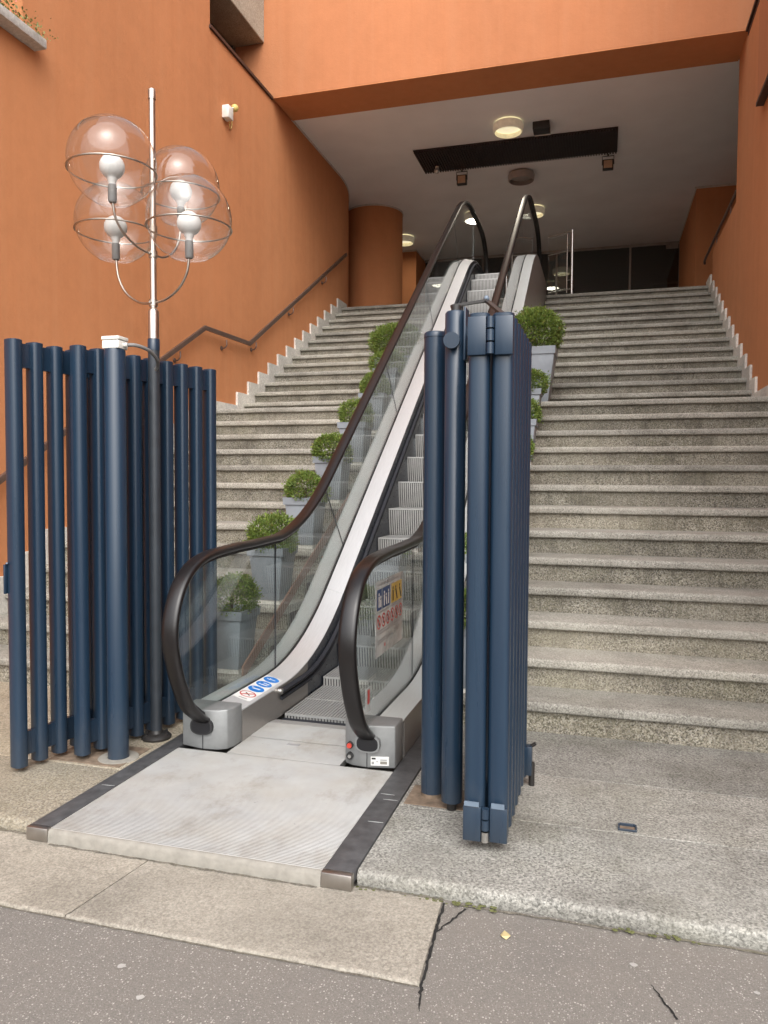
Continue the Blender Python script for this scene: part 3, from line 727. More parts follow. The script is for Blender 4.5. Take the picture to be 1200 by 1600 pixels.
me_e = MB().box(-0.276, 0.276, -0.002, 0.010, -0.012, 0.0012).mesh('step_edge', 'tread_alu', smooth=0)
es_o = ORG[es.name]
y = 5.77 - 6 * P_
while y < 11.2:
    z = zstep(y); loc = (0, y - es_o[1], z - es_o[2] - 0.004)
    st = link('step', me_r, es, loc); link('step_tread', me_t, st); link('step_edge', me_e, st)
    y += P_
# comb plates and ribbed floor plate
def rib_plate(x0, x1, y0, y1, ztop, pitch, depth):
    pr = []; n = int((y1 - y0) / pitch)
    for i in range(n):
        a = y0 + i * pitch
        pr += [(a, ztop - depth), (a + pitch * 0.18, ztop), (a + pitch * 0.62, ztop), (a + pitch * 0.8, ztop - depth)]
    pr += [(y1, ztop - depth), (y1, ztop - 0.03), (y0, ztop - 0.03)]
    return MB().prism(pr, 'x', x0, x1)
rib_plate(-1.962, -0.880, 2.356, 3.252, 0.004, 0.0095, 0.0016).build('floor_plate', 'plate_alu', es, smooth=0)
rib_plate(XC - 0.285, XC + 0.285, 3.256, 3.50, 0.004, 0.0095, 0.0016).build('floor_plate', 'plate_alu', es, smooth=0)
cbp = rib_plate(XC - 0.285, XC + 0.285, 3.503, 3.735, 0.005, 0.0095, 0.0016).build('comb_plate', 'plate_alu', es, smooth=0)
MB().box(XC - 0.055, XC + 0.01, 3.43, 3.458, 0.0035, 0.0056).build('plate_latch', 'ink_grey', es, smooth=0)
MB().prism([(3.736, -0.02), (3.736, 0.005), (3.755, 0.004), (3.82, -0.006), (3.82, -0.02)], 'x', XC - 0.282, XC + 0.282).build('comb', 'step_alu', es, smooth=0)
MB().box(XC - 0.282, XC + 0.282, 3.745, 4.4, -0.06, -0.03).build('pit_floor', 'brush', es, smooth=0)
MB().box(XC - 0.285, XC + 0.285, 10.95, 12.30, ZT - 0.02, ZT + 0.004).build('floor_plate', 'plate_alu', es, smooth=0)
# mortar edge and rubber margins
rr = random.Random(5); secs = []
for i in range(61):
    x = -1.962 + 1.082 * i / 60; e = rr.uniform(-0.004, 0.004); h = rr.uniform(-0.004, 0.0)
    secs.append([(x, 2.334 + e, -0.050), (x, 2.336 + e, -0.010 + h), (x, 2.342 + e * 0.5, 0.0005 + h * 0.4), (x, 2.3565, 0.0015), (x, 2.3565, -0.050)])
MB().loft(secs).build('plate_front', 'cement_ring', es, smooth=60)
for xa, xb in ((-2.054, -1.9635), (-0.8785, -0.772)):
    a = MB().box(xa, xb, 2.362, 4.0, -0.03, 0.006).build('margin_strip', 'strip_dark', es, bevel=0.003, smooth=40)
    MB().box(xa - 0.001, xb + 0.001, 2.332, 2.3615, -0.046, 0.0065).build('end_cap', 'end_plate', a, bevel=0.004, smooth=40)
for x, y, a in ((-0.81, 2.95, 0.3), (-0.835, 3.0, 0.0), (-0.81, 2.74, 0.4), (-2.0, 2.75, 0.6)):
    ribbon([(x - 0.03, y - 0.004 * a), (x, y), (x + 0.03, y + 0.006 * a)], [0.003, 0.006, 0.003], 0.0066, 'scratch', 'outer_steel', es)
# brown board along the stair edge, behind the balustrade
MB().prism([(3.95, 0.16), (3.95, 0.235), (8.4, 2.47), (8.4, 2.39)], 'x', -1.974, -1.964).build('side_board', 'brown_board', es, smooth=0)
# deck sticker: one red ban, three blue orders
def deckz(x): return 0.195 - 0.030 * (abs(x - XC) - 0.403) / (0.285 - 0.403) * 1.0
def deck_pts(poly, up):
    return [(x, y, 0.195 - 0.030 * (0.403 - abs(x - XC)) / 0.118 + up) for x, y in poly]
def deck_patch(poly, up, name, mat, parent):
    n = len(poly); o = MB().add(deck_pts(poly, up), [tuple(range(n))]); return o.build(name, mat, parent, recalc=True, smooth=0)
stk = deck_patch([(-1.820, 3.53), (-1.820, 3.96), (-1.722, 3.96), (-1.722, 3.53)], 0.0015, 'sticker', 'paper', es)
def disc(cx, cy_, r, n=24): return [(cx + r * math.cos(2 * math.pi * i / n), cy_ + r * math.sin(2 * math.pi * i / n)) for i in range(n)]
SX = -1.771
for i, yy in enumerate((3.715, 3.813, 3.911)):
    deck_patch(disc(SX, yy, 0.043), 0.0026, 'order_disc', 'ink_blue', stk)
    if i == 0: figs = [[(SX - 0.022, yy - 0.012), (SX + 0.020, yy - 0.002), (SX + 0.022, yy + 0.012), (SX - 0.012, yy + 0.006)], disc(SX - 0.022, yy + 0.008, 0.007, 10)]
    elif i == 1: figs = [disc(SX - 0.020, yy - 0.012, 0.007, 10), [(SX - 0.012, yy - 0.018), (SX + 0.026, yy - 0.016), (SX + 0.026, yy - 0.004), (SX - 0.010, yy - 0.006)], disc(SX - 0.004, yy + 0.014, 0.006, 10), [(SX + 0.002, yy + 0.008), (SX + 0.026, yy + 0.008), (SX + 0.026, yy + 0.018), (SX + 0.002, yy + 0.020)]]
    else: figs = [[(SX - 0.010, yy - 0.004), (SX - 0.010, yy + 0.004), (SX + 0.024, yy + 0.004), (SX + 0.024, yy - 0.004)], [(SX - 0.012, yy - 0.014), (SX - 0.012, yy + 0.014), (SX - 0.006, yy + 0.014), (SX - 0.006, yy - 0.014)], disc(SX - 0.022, yy, 0.006, 10)]
    for fg in figs: deck_patch(fg, 0.0034, 'pictogram', 'paper', stk)
yy = 3.615; n = 28; ro, ri = 0.043, 0.036
rg = MB().add(deck_pts(disc(SX, yy, ro, n), 0.0026) + deck_pts(disc(SX, yy, ri, n), 0.0026), [(i, (i + 1) % n, n + (i + 1) % n, n + i) for i in range(n)])
rg.build('ban_ring', 'ink_red', stk, smooth=0)
deck_patch([(SX - 0.030, yy - 0.022), (SX - 0.024, yy - 0.028), (SX + 0.030, yy + 0.022), (SX + 0.024, yy + 0.028)], 0.0030, 'ban_bar', 'ink_red', stk)
deck_patch([(SX - 0.02, yy + 0.012), (SX - 0.015, yy + 0.016), (SX + 0.018, yy - 0.012), (SX + 0.014, yy - 0.018)], 0.0028, 'pictogram', 'ink_black', stk)
deck_patch([(SX - 0.020, 3.545), (SX - 0.020, 3.553), (SX + 0.028, 3.553), (SX + 0.028, 3.545)], 0.0026, 'sticker_line', 'ink_grey', stk)
# instruction sheet on the right glass
SGX = XC + 0.415 + 0.0058
def gl_patch(poly, up, name, mat, parent):
    n = len(poly); return MB().add([(SGX + up, a, c) for a, c in poly], [tuple(range(n))]).build(name, mat, parent, smooth=0)
sy0, sy1, sz0, sz1 = 3.362, 3.858, 0.478, 0.836
sg = MB().box(SGX, SGX + 0.0012, sy0, sy1, sz0, sz1).build('instruction_sheet', 'sign_film', es, smooth=0)
def rect(a0, a1, c0, c1): return [(sy0 + a0, sz1 - c1), (sy0 + a1, sz1 - c1), (sy0 + a1, sz1 - c0), (sy0 + a0, sz1 - c0)]
for a0, a1, mt in ((0.020, 0.098, 'ink_navy'), (0.108, 0.245, 'ink_navy'), (0.268, 0.470, 'ink_yellow')):
    gl_patch(rect(a0, a1, 0.040, 0.138), 0.0020, 'sheet_panel', mt, sg)
for (cx_, top, hgt, mt, lean) in ((0.050, 0.056, 0.070, 'paper', 0), (0.078, 0.072, 0.054, 'paper', 0), (0.140, 0.056, 0.072, 'paper', 0.0), (0.172, 0.070, 0.058, 'paper', 0.012), (0.215, 0.056, 0.072, 'paper', 0), (0.300, 0.056, 0.072, 'ink_black', 0), (0.350, 0.056, 0.072, 'ink_black', 0.03), (0.425, 0.056, 0.072, 'ink_black', 0.03)):
    hd = [(sy0 + cx_ + 0.009 * math.cos(k * 0.628), sz1 - top - 0.008 + 0.008 * math.sin(k * 0.628)) for k in range(10)]
    gl_patch(hd, 0.0028, 'pictogram', mt, sg)
    gl_patch([(sy0 + cx_ - 0.010, sz1 - top - 0.018), (sy0 + cx_ + 0.010, sz1 - top - 0.018), (sy0 + cx_ + 0.008 + lean, sz1 - top - hgt), (sy0 + cx_ - 0.008 + lean, sz1 - top - hgt)], 0.0028, 'pictogram', mt, sg)
for i in range(6):
    cx_, cz_ = sy0 + 0.052 + 0.079 * i, sz1 - 0.195; n = 22
    ro_, ri_ = 0.034, 0.026
    vs_ = [(SGX + 0.0022, cx_ + r * math.cos(6.2832 * k / n), cz_ + r * math.sin(6.2832 * k / n)) for r in (ro_, ri_) for k in range(n)]
    MB().add(vs_, [(k, (k + 1) % n, n + (k + 1) % n, n + k) for k in range(n)]).build('ban_ring', 'ink_red', sg, smooth=0)
    gl_patch([(cx_ - 0.024, cz_ + 0.018), (cx_ - 0.018, cz_ + 0.024), (cx_ + 0.024, cz_ - 0.018), (cx_ + 0.018, cz_ - 0.024)], 0.0026, 'ban_bar', 'ink_red', sg)
    gl_patch([(cx_ - 0.008, cz_ - 0.016), (cx_ + 0.010, cz_ - 0.014), (cx_ + 0.005, cz_ + 0.016), (cx_ - 0.006, cz_ + 0.014)], 0.0024, 'pictogram', 'ink_black', sg)
for (a0, a1, c0) in ((0.03, 0.40, 0.016), (0.02, 0.23, 0.146), (0.27, 0.46, 0.146), (0.02, 0.46, 0.236), (0.02, 0.40, 0.248), (0.03, 0.28, 0.280), (0.03, 0.25, 0.292), (0.34, 0.46, 0.268), (0.33, 0.44, 0.280)):
    gl_patch(rect(a0, a1, c0, c0 + 0.005), 0.0022, 'sheet_line', 'ink_grey', sg)
gl_patch([(sy0 + 0.155 + 0.010 * math.cos(k * 0.7), sz1 - 0.318 + 0.010 * math.sin(k * 0.7)) for k in range(9)], 0.0022, 'sheet_seal', 'ink_red', sg)
st2 = MB().box(SGX, SGX + 0.0012, 3.215, 3.29, 0.262, 0.375).build('warning_strip', 'sign_film', es, smooth=0)
gl_patch([(3.236, 0.300), (3.268, 0.300), (3.272, 0.362), (3.238, 0.365)], 0.0022, 'strip_print', 'ink_red', st2)
gl_patch([(3.15, 0.262), (3.19, 0.268), (3.20, 0.292), (3.16, 0.280)], 0.0006, 'tape_scrap', 'paper', es)

# ------------------------------------------------------------------ folding gates
def oval(cx, cy_, ax_, a, b_, n=20):
    """rounded tube section: a across, b along the leaf direction ax_"""
    d = Vector(ax_).normalized(); nn = Vector((d.y, -d.x)); out = []
    for i in range(n):
        t = 2 * math.pi * i / n; c, s_ = math.cos(t), math.sin(t)
        u = math.copysign(abs(c) ** 0.72, c) * a; v_ = math.copysign(abs(s_) ** 0.72, s_) * b_
        q = nn * u + d * v_; out.append((cx + q.x, cy_ + q.y))
    return out
def leaf(parent, p0, step, n, z0, z1, a=0.037, b_=0.030):
    p0 = Vector(p0); step = Vector(step); org = ORG[parent.name]
    me = MB().prism(oval(0, 0, step, a, b_), 'z', 0, z1 - z0).mesh('tube', 'blue_paint', bevel=0.003, seg=1, smooth=35)
    for i in range(n):
        q = p0 + step * i
        link('tube', me, parent, (q.x - org[0], q.y - org[1], z0 - org[2]))
    d = step.normalized(); nn = Vector((d.y, -d.x)); ln = step.length
    plate = MB()
    pl = [(-nn * 0.012 + d * 0.024), (nn * 0.012 + d * 0.024), (nn * 0.012 + d * (ln - 0.024)), (-nn * 0.012 + d * (ln - 0.024))]
    me2 = MB().prism([(q.x, q.y) for q in pl], 'z', 0, 0.105).mesh('rail_plate', 'blue_paint', smooth=0)
    for i in range(n - 1):
        q = p0 + step * i
        for z in (z0 + 0.045, z1 - 0.118): link('rail_plate', me2, parent, (q.x - org[0], q.y - org[1], z - org[2]))
gl_ = thing('folding_gate', (-2.3, 3.2, 0), 'dark blue tubular folding gate left of the escalator, behind the lamp', 'gate', 'blue folding gates')
leaf(gl_, (-2.485, 2.785), (0.021, 0.1045), 9, 0.022, 1.915)
leaf(gl_, (-2.315, 2.995), (0.0268, 0.1030), 9, 0.022, 1.915)
lk = MB().box(-2.525, -2.515, 2.75, 2.80, 0.80, 0.93).build('lock_plate', 'blue_paint', gl_, bevel=0.002, smooth=40)
MB().cyl((-2.53, 2.775, 0.93), (-2.495, 2.74, 0.938), 0.004, 8).build('lock_edge', 'tape_silver', lk)
pl_ = thing('gate_post', (-2.163, 3.055, 0), 'thick round blue gate post carrying a white junction box', 'post', 'round gate posts')
MB().lathe([(0.048, 0.0), (0.048, 1.892), (0.044, 1.902), (0.0, 1.902)], (-2.163, 3.055, 0), 28).build('tube', 'blue_paint', pl_, smooth=40)
MB().lathe([(0.094, 0.0005), (0.09, 0.005), (0.05, 0.007)], (-2.163, 3.055, 0), 28).build('base_ring', 'cement_ring', pl_, smooth=40)
MB().box(-2.46, -2.085, 2.945, 3.20, 0.0008, 0.0032).build('rust_plate', 'rust_plate', pl_, smooth=40)
jb = thing('junction_box', (-2.163, 3.055, 1.902), 'white plastic junction box on top of the round blue post', 'junction box')
MB().box(-2.205, -2.118, 3.018, 3.092, 1.9025, 1.940).build('case', 'white_plastic', jb, bevel=0.004, smooth=40)
MB().box(-2.207, -2.116, 3.016, 3.094, 1.942, 1.958).build('lid', 'white_plastic', jb, bevel=0.003, smooth=40)
MB().cyl((-2.118, 3.06, 1.921), (-2.098, 3.06, 1.921), 0.010, 12).build('gland', 'white_plastic', jb)
MB().tube(spline([(-2.10, 3.06, 1.921), (-2.07, 3.09, 1.922), (-2.055, 3.17, 1.910), (-2.072, 3.26, 1.882), (-2.105, 3.315, 1.862), (-2.135, 3.335, 1.84)], 8), 0.0085, 10).build('conduit', 'socket_grey', jb)

gr = thing('folding_gate', (-0.37, 2.9, 0), 'dark blue tubular gate folded flat right of the escalator, on hinges', 'gate', 'blue folding gates')
leaf(gr, (-0.420, 2.672), (0.0012, 0.098), 7, 0.040, 1.888)
leaf(gr, (-0.338, 2.686), (0.0012, 0.098), 7, 0.040, 1.888)
def hinge(zc, h, tape):
    yq = 2.634
    MB().box(-0.455, -0.391, yq - 0.008, yq + 0.012, zc - h, zc + h).build('hinge_leaf', 'blue_paint', gr, bevel=0.003, smooth=40)
    MB().box(-0.362, -0.300, yq + 0.000, yq + 0.020, zc - h, zc + h).build('hinge_leaf', 'blue_paint', gr, bevel=0.003, smooth=40)
    for i in range(3):
        MB().cyl((-0.3765, yq - 0.004, zc - h + 2 * h * i / 3 + 0.003), (-0.3765, yq - 0.004, zc - h + 2 * h * (i + 1) / 3 - 0.003), 0.0135, 16).build('hinge_knuckle', 'blue_paint' if (i or not tape) else 'rail_steel', gr)
hinge(1.806, 0.066, False); hinge(0.100, 0.062, True)
MB().box(-0.450, -0.398, 2.622, 2.627, 0.164, 0.180).build('tape', 'tape_silver', gr, smooth=0)
MB().box(-0.356, -0.310, 2.632, 2.637, 0.160, 0.178).build('tape', 'tape_silver', gr, smooth=0)
fb = MB().box(-0.300, -0.270, 3.255, 3.30, 0.05, 0.175).build('floor_bolt', 'blue_paint', gr, bevel=0.004, smooth=40)
MB().cyl((-0.272, 3.285, 0.0), (-0.272, 3.285, 0.10), 0.013, 14).build('bolt_rod', 'dark_frame', fb)
MB().cyl((-0.275, 3.28, 0.172), (-0.256, 3.28, 0.186), 0.008, 10).build('bolt_handle', 'dark_frame', fb)
pr_ = thing('gate_post', (-0.660, 3.06, 0), 'short round blue gate post with cap beside the right handrail', 'post', 'round gate posts')
MB().lathe([(0.046, 0.0), (0.046, 0.012), (0.0465, 0.018)], (-0.660, 3.06, 0), 28).build('base_collar', 'rust_plate', pr_, smooth=40)
MB().lathe([(0.046, 0.018), (0.046, 1.885)], (-0.660, 3.06, 0), 28).build('tube', 'blue_paint', pr_, smooth=40)
MB().lathe([(0.0475, 1.886), (0.0475, 1.900), (0.042, 1.908), (0.0, 1.911)], (-0.660, 3.06, 0), 28).build('cap', 'blue_paint', pr_, smooth=40)
pv = thing('gate_pivot_post', (-0.556, 2.95, 0), 'slim blue pivot post with round cover and bent closer arm', 'post', 'round gate posts')
MB().lathe([(0.0, 0.036), (0.042, 0.036), (0.042, 1.955), (0.037, 1.962), (0.0, 1.962)], (-0.556, 2.95, 0), 28).build('tube', 'blue_paint', pv, smooth=40)
MB().cyl((-0.556, 2.95, 0.0), (-0.556, 2.95, 0.037), 0.02, 16).build('pivot_pin', 'dark_frame', pv)
MB().cyl((-0.566, 2.925, 1.845), (-0.560, 2.880, 1.842), 0.031, 24).build('round_cover', 'blue_paint', pv, smooth=40)
MB().box(-0.514, -0.506, 2.88, 2.96, 1.765, 1.965).build('stop_plate', 'blue_paint', pv, bevel=0.002, smooth=40)
MB().box(-0.506, -0.455, 2.915, 2.935, 1.86, 1.90).build('bracket', 'blue_paint', pv, smooth=0)
ball = (-0.449, 3.02, 2.015)
MB().cyl((-0.556, 2.95, 1.962), (-0.556, 2.95, 1.985), 0.02, 14).build('arm_boss', 'dark_frame', pv)
def bar(mb, a, c, wv, h):
    a, c = Vector(a), Vector(c); d = (c - a).normalized(); nn = d.cross(Vector((0, 0, 1))).normalized() * wv / 2; up = nn.normalized().cross(d) * h / 2
    return mb.loft([[tuple(q + nn * i + up * j) for i, j in ((-1, -1), (1, -1), (1, 1), (-1, 1))] for q in (a, c)])
bar(MB(), (-0.575, 2.95, 1.985), ball, 0.022, 0.010).build('closer_arm', 'dark_frame', pv, smooth=0)
bar(MB(), ball, (-0.335, 2.80, 1.893), 0.020, 0.010).build('closer_arm', 'dark_frame', pv, smooth=0)
MB().lathe([(0.012 * math.sin(R_(a)), -0.012 * math.cos(R_(a))) for a in range(0, 181, 20)], (ball[0], ball[1], ball[2] + 0.008), 14).build('arm_joint', 'tape_silver', pv, smooth=60)
MB().box(-0.752, -0.50, 2.945, 3.14, 0.0008, 0.0032).build('rust_plate', 'rust_plate', pv, smooth=40)
gs_ = thing('gate_stop', (0.111, 2.955, 0), 'small blue steel gate stop let into the paving right of the gate', 'gate stop')
MB().box(0.078, 0.146, 2.945, 2.951, 0.0, 0.008).box(0.078, 0.084, 2.951, 2.985, 0, 0.012).box(0.140, 0.146, 2.951, 2.985, 0, 0.014).box(0.084, 0.140, 2.979, 2.985, 0, 0.016).build('frame', 'blue_paint', gs_, bevel=0.001, seg=1, smooth=0)
MB().box(0.085, 0.139, 2.952, 2.978, 0.0, 0.006).build('socket', 'rust_plate', gs_, smooth=0)

# ------------------------------------------------------------------ globe lamp
LX, LY = -2.145, 3.345
lp = thing('globe_lamp', (LX, LY, 0), 'steel lamp post with four clear glass globes beside the left blue gate', 'street lamp')
MB().lathe([(0.0, 0.0), (0.072, 0.0), (0.074, 0.012), (0.062, 0.024), (0.034, 0.030), (0.028, 0.045)], (LX, LY, 0), 28).build('base_flange', 'dark_frame', lp, smooth=40)
for k in range(6): MB().cyl((LX + 0.056 * math.cos(k * 1.047), LY + 0.056 * math.sin(k * 1.047), 0.014), (LX + 0.056 * math.cos(k * 1.047), LY + 0.056 * math.sin(k * 1.047), 0.034), 0.007, 6).build('flange_bolt', 'dark_frame', lp)
MB().lathe([(0.028, 0.03), (0.028, 1.945)], (LX, LY, 0), 22).build('lower_pole', 'pole_dark', lp, smooth=60)
MB().lathe([(0.0295, 1.943), (0.0295, 1.998), (0.0275, 2.0)], (LX, LY, 0), 22).build('blue_sleeve', 'blue_paint', lp, smooth=60)
MB().lathe([(0.0265, 1.998), (0.0265, 2.135), (0.018, 2.150), (0.0155, 2.152), (0.0155, 3.165)], (LX, LY, 0), 22).build('upper_pole', 'lamp_steel', lp, smooth=40)
MB().lathe([(0.0185, 3.160), (0.0185, 3.205), (0.0165, 3.208), (0.0, 3.208)], (LX, LY, 0), 20).build('pole_cap', 'lamp_steel', lp, smooth=40)
GR = 0.200
def globe(dx, dy, zc, zcol):
    gx, gy = LX + dx, LY + dy; ln = math.hypot(dx, dy); ux, uy = dx / ln, dy / ln
    prof = [(GR * math.sin(R_(a)), -GR * math.cos(R_(a))) for a in range(26, 181, 7)]
    prof[-1] = (0.0005, GR)
    gb = MB().lathe(prof, (gx, gy, zc), 48).build('globe', 'globe_glass', lp, smooth=80)
    zr = zc - 0.045; rr_ = math.sqrt(GR * GR - 0.045 ** 2) + 0.004
    MB().tube([(gx + rr_ * math.cos(t * 0.1309), gy + rr_ * math.sin(t * 0.1309), zr) for t in range(48)], 0.0042, 8, True).build('ring', 'lamp_wire', gb, smooth=60)
    zb = zc - GR * math.cos(R_(26))
    MB().lathe([(0.0, -0.010), (0.016, -0.008), (0.020, 0.0), (0.020, 0.072), (0.017, 0.074), (0.0, 0.074)], (gx, gy, zb + 0.002), 18).build('socket', 'socket_grey', gb, smooth=40)
    pr2 = [(0.016, 0.070), (0.018, 0.090), (0.024, 0.102)] + [(0.057 * math.sin(R_(a)), 0.158 - 0.057 * math.cos(R_(a))) for a in range(25, 176, 12)] + [(0.0005, 0.215)]
    MB().lathe(pr2, (gx, gy, zb), 26).build('bulb', 'opal', gb, smooth=80)
    # J-shaped arm from the collar out and up to the socket
    z0 = zcol; rise = zb - z0
    pts = [(LX + ux * 0.015, LY + uy * 0.015, z0), (LX + ux * ln * 0.38, LY + uy * ln * 0.38, z0 + rise * 0.06), (LX + ux * ln * 0.72, LY + uy * ln * 0.72, z0 + rise * 0.28), (LX + ux * ln * 0.93, LY + uy * ln * 0.93, z0 + rise * 0.62), (gx, gy, zb + 0.004)]
    MB().tube(spline(pts, 8), 0.0058, 8).build('arm', 'lamp_wire', lp, smooth=60)
globe(-0.062, -0.235, 2.775, 2.413)
globe(0.000, 0.262, 2.835, 2.413)
globe(-0.262, 0.072, 2.612, 2.176)
globe(0.236, -0.062, 2.545, 2.176)
for z in (2.176, 2.413, 2.535): MB().lathe([(0.016, -0.018), (0.0215, -0.016), (0.0215, 0.016), (0.016, 0.018)], (LX, LY, z), 18).build('collar', 'lamp_wire', lp, smooth=40)
for z in (2.176, 2.413): MB().cyl((LX, LY - 0.02, z), (LX, LY - 0.032, z), 0.006, 8).build('collar_screw', 'lamp_wire', lp)

# ------------------------------------------------------------------ potted boxwoods
def foliage_mesh(name, R, RZ, n, lsz, seed, mat):
    rr = random.Random(seed); vs_ = []; fs = []
    lumps = [(Vector((rr.gauss(0, 1), rr.gauss(0, 1), rr.gauss(0, 1))).normalized(), rr.uniform(-0.10, 0.13)) for _ in range(26)]
    for i in range(n):
        d = Vector((rr.gauss(0, 1), rr.gauss(0, 1), rr.gauss(0, 1))).normalized()
        k = 1.0 + sum(a * max(0, d.dot(q) - 0.72) / 0.28 for q, a in lumps)
        r = (rr.uniform(0.55, 1.0) ** 0.45) * k * rr.uniform(0.93, 1.05)
        if rr.random() < 0.05: r *= rr.uniform(1.04, 1.20)
        c = Vector((d.x * R * r, d.y * R * r, d.z * RZ * r))
        if c.z < -RZ * 0.62: continue
        ax = (d + Vector((rr.gauss(0, 0.55), rr.gauss(0, 0.55), rr.gauss(0.25, 0.55)))).normalized()
        sd_ = ax.cross(Vector((rr.gauss(0, 1), rr.gauss(0, 1), rr.gauss(0, 1)))).normalized()
        l = lsz * rr.uniform(0.7, 1.3); wv = l * rr.uniform(0.42, 0.6); up = ax.cross(sd_)
        o = len(vs_)
        for p_ in (c, c + ax * l * 0.5 + sd_ * wv * 0.5 + up * l * 0.08, c + ax * l, c + ax * l * 0.5 - sd_ * wv * 0.5 + up * l * 0.08): vs_.append(tuple(p_))
        fs.append((o, o + 1, o + 2)); fs.append((o, o + 2, o + 3))
    me = bpy.data.meshes.new(name); me.from_pydata(vs_, [], fs); me.materials.append(M[mat]); return me
small = [foliage_mesh('foliage', 0.158, 0.150, 5200, 0.020, 100 + i, 'boxwood') for i in range(4)]
large = [foliage_mesh('foliage', 0.272, 0.245, 11000, 0.026, 200 + i, 'boxwood') for i in range(2)]
def pot_mesh(wt, wb, h, rim):
    p = MB(); a, c = wb / 2, wt / 2 - 0.014
    p.loft([[(-q, -q, z), (q, -q, z), (q, q, z), (-q, q, z)] for q, z in ((a, 0), (c, h - rim))])
    body = p.mesh('pot_body', 'pot_grey', bevel=0.004, smooth=40)
    r = MB(); o, i_ = wt / 2, wt / 2 - 0.022
    r.loft([[(-q, -q, z), (q, -q, z), (q, q, z), (-q, q, z)] for q, z in ((o - 0.004, h - rim), (o, h), (i_, h), (i_ - 0.004, h - 0.06))], caps=False)
    r.add([(-o + 0.004, -o + 0.004, h - rim), (o - 0.004, -o + 0.004, h - rim), (o - 0.004, o - 0.004, h - rim), (-o + 0.004, o - 0.004, h - rim)], [(0, 1, 2, 3)])
    rimm = r.mesh('rim', 'pot_grey', smooth=0)
    s = MB().sheet([(-i_ + 0.004, -i_ + 0.004), (i_ - 0.004, -i_ + 0.004), (i_ - 0.004, i_ - 0.004), (-i_ + 0.004, i_ - 0.004)], h - 0.035).mesh('soil', 'soil', smooth=0, recalc=False)
    stem = MB().cyl((0, 0, h - 0.04), (0, 0, h + 0.07), 0.012, 8, 0.008).mesh('stem', 'soil')
    return body, rimm, s, stem
PS = pot_mesh(0.262, 0.175, 0.350, 0.052)
PL = pot_mesh(0.420, 0.270, 0.560, 0.075)
def potted(x, y, z, kind, fi, rz, label, shim=True):
    t = thing('potted_boxwood', (x, y, z), label, 'potted plant', 'boxwood pots lining the escalator')
    up = 0.028 if shim else 0.0
    body, rimm, soil, stem = PS if kind == 's' else PL
    h = 0.350 if kind == 's' else 0.560
    if shim: MB().box(x - 0.085, x + 0.085, y - 0.08, y + 0.09, z + 0.0005, z + up).build('shim_block', 'marble', t, smooth=0)
    pb = link('pot', body, t, (0, 0, up)); link('rim', rimm, pb); link('soil', soil, t, (0, 0, up)); link('stem', stem, t, (0, 0, up))
    f = link('foliage', (small if kind == 's' else large)[fi], t, (0, 0, up + h + (0.055 if kind == 's' else 0.165)))
    f.rotation_euler.z = rz; rr = random.Random(int(x * 100 + y * 37)); q = rr.uniform(0.88, 1.06); f.scale = (q * rr.uniform(0.93, 1.07), q, q * rr.uniform(0.84, 1.08)); f.rotation_euler.x = rr.uniform(-0.12, 0.12)
ORD = {1: 'first', 3: 'third', 5: 'fifth', 7: 'seventh', 9: 'ninth', 11: 'eleventh'}
for i, k in enumerate((1, 3, 5, 7, 9, 11)):
    potted(-2.128, yk(k) + 0.145, k * RI, 's', i % 4, i * 1.3, 'small clipped boxwood in grey pot on the %s step left of the escalator' % ORD[k])
potted(-2.165, yk(13) + 0.135, 13 * RI, 's', 3, 2.2, 'small clipped boxwood in grey pot at the front of the left landing')
potted(-2.185, yk(13) + 0.60, 13 * RI, 'l', 1, 0.7, 'large boxwood in tall pot at the back of the left landing', False)
for i, k in enumerate((1, 3, 5, 7, 9, 11)):
    potted(-0.668 + (0.010 if k == 9 else 0), yk(k) + 0.145, k * RI, 's', (i + 2) % 4, i * 0.9 + 0.4, 'small clipped boxwood in grey pot on the %s step right of the escalator' % ORD[k])
potted(-0.672, yk(13) + 0.36, 13 * RI, 'l', 0, 0.2, 'large round boxwood in tall grey pot on the right landing', False)

# ------------------------------------------------------------------ hall fittings
def ceil_light(x, y, lit, label):
    if lit:
        ld = bpy.data.lights.new('lamp_light', 'AREA'); ld.shape = 'DISK'; ld.size = 0.34; ld.energy = 4.0; ld.color = (1.0, 0.90, 0.74)
    t = thing('ceiling_light', (x, y, CEIL), label, 'ceiling light', 'round ceiling lights')
    MB().lathe([(0.0, 0.0), (0.12, 0.0), (0.12, -0.02), (0.0, -0.02)], (x, y, CEIL), 24).build('base', 'white_plastic', t, smooth=40)
    MB().lathe([(0.185, -0.012), (0.205, -0.02), (0.215, -0.05), (0.205, -0.125), (0.195, -0.135), (0.185, -0.135), (0.195, -0.12), (0.203, -0.05), (0.193, -0.022)], (x, y, CEIL), 36).build('drum', 'lamp_lit' if lit else 'lamp_off', t, smooth=50)
    MB().lathe([(0.0005, -0.085), (0.12, -0.085), (0.185, -0.07), (0.19, -0.03)], (x, y, CEIL), 36).build('diffuser', 'lamp_core' if lit else 'lamp_off', t, smooth=50)
    if lit:
        lo_ = bpy.data.objects.new('lamp_light', ld); COL.objects.link(lo_); lo_.parent = t; lo_.location = (0, 0, -0.145)
ceil_light(-1.345, 10.93, True, 'lit round ceiling light nearest the beam, in front of the ribbed panel')
ceil_light(-1.345, 12.72, False, 'unlit round ceiling light just behind the dark ribbed panel')
ceil_light(-1.30, 14.40, True, 'lit round ceiling light behind the right escalator handrail')
ceil_light(-4.00, 15.40, True, 'lit round ceiling light peeking out beside the orange column')
ceil_light(-1.00, 18.6, True, 'upper warm ceiling light seen through the dark glass front')
ceil_light(-1.20, 21.3, True, 'lower warm ceiling light seen deep behind the glass front')
pj = thing('ceiling_box', (-0.9, 11.05, CEIL), 'dark square box under the ceiling beside the lit lamp', 'ceiling box')
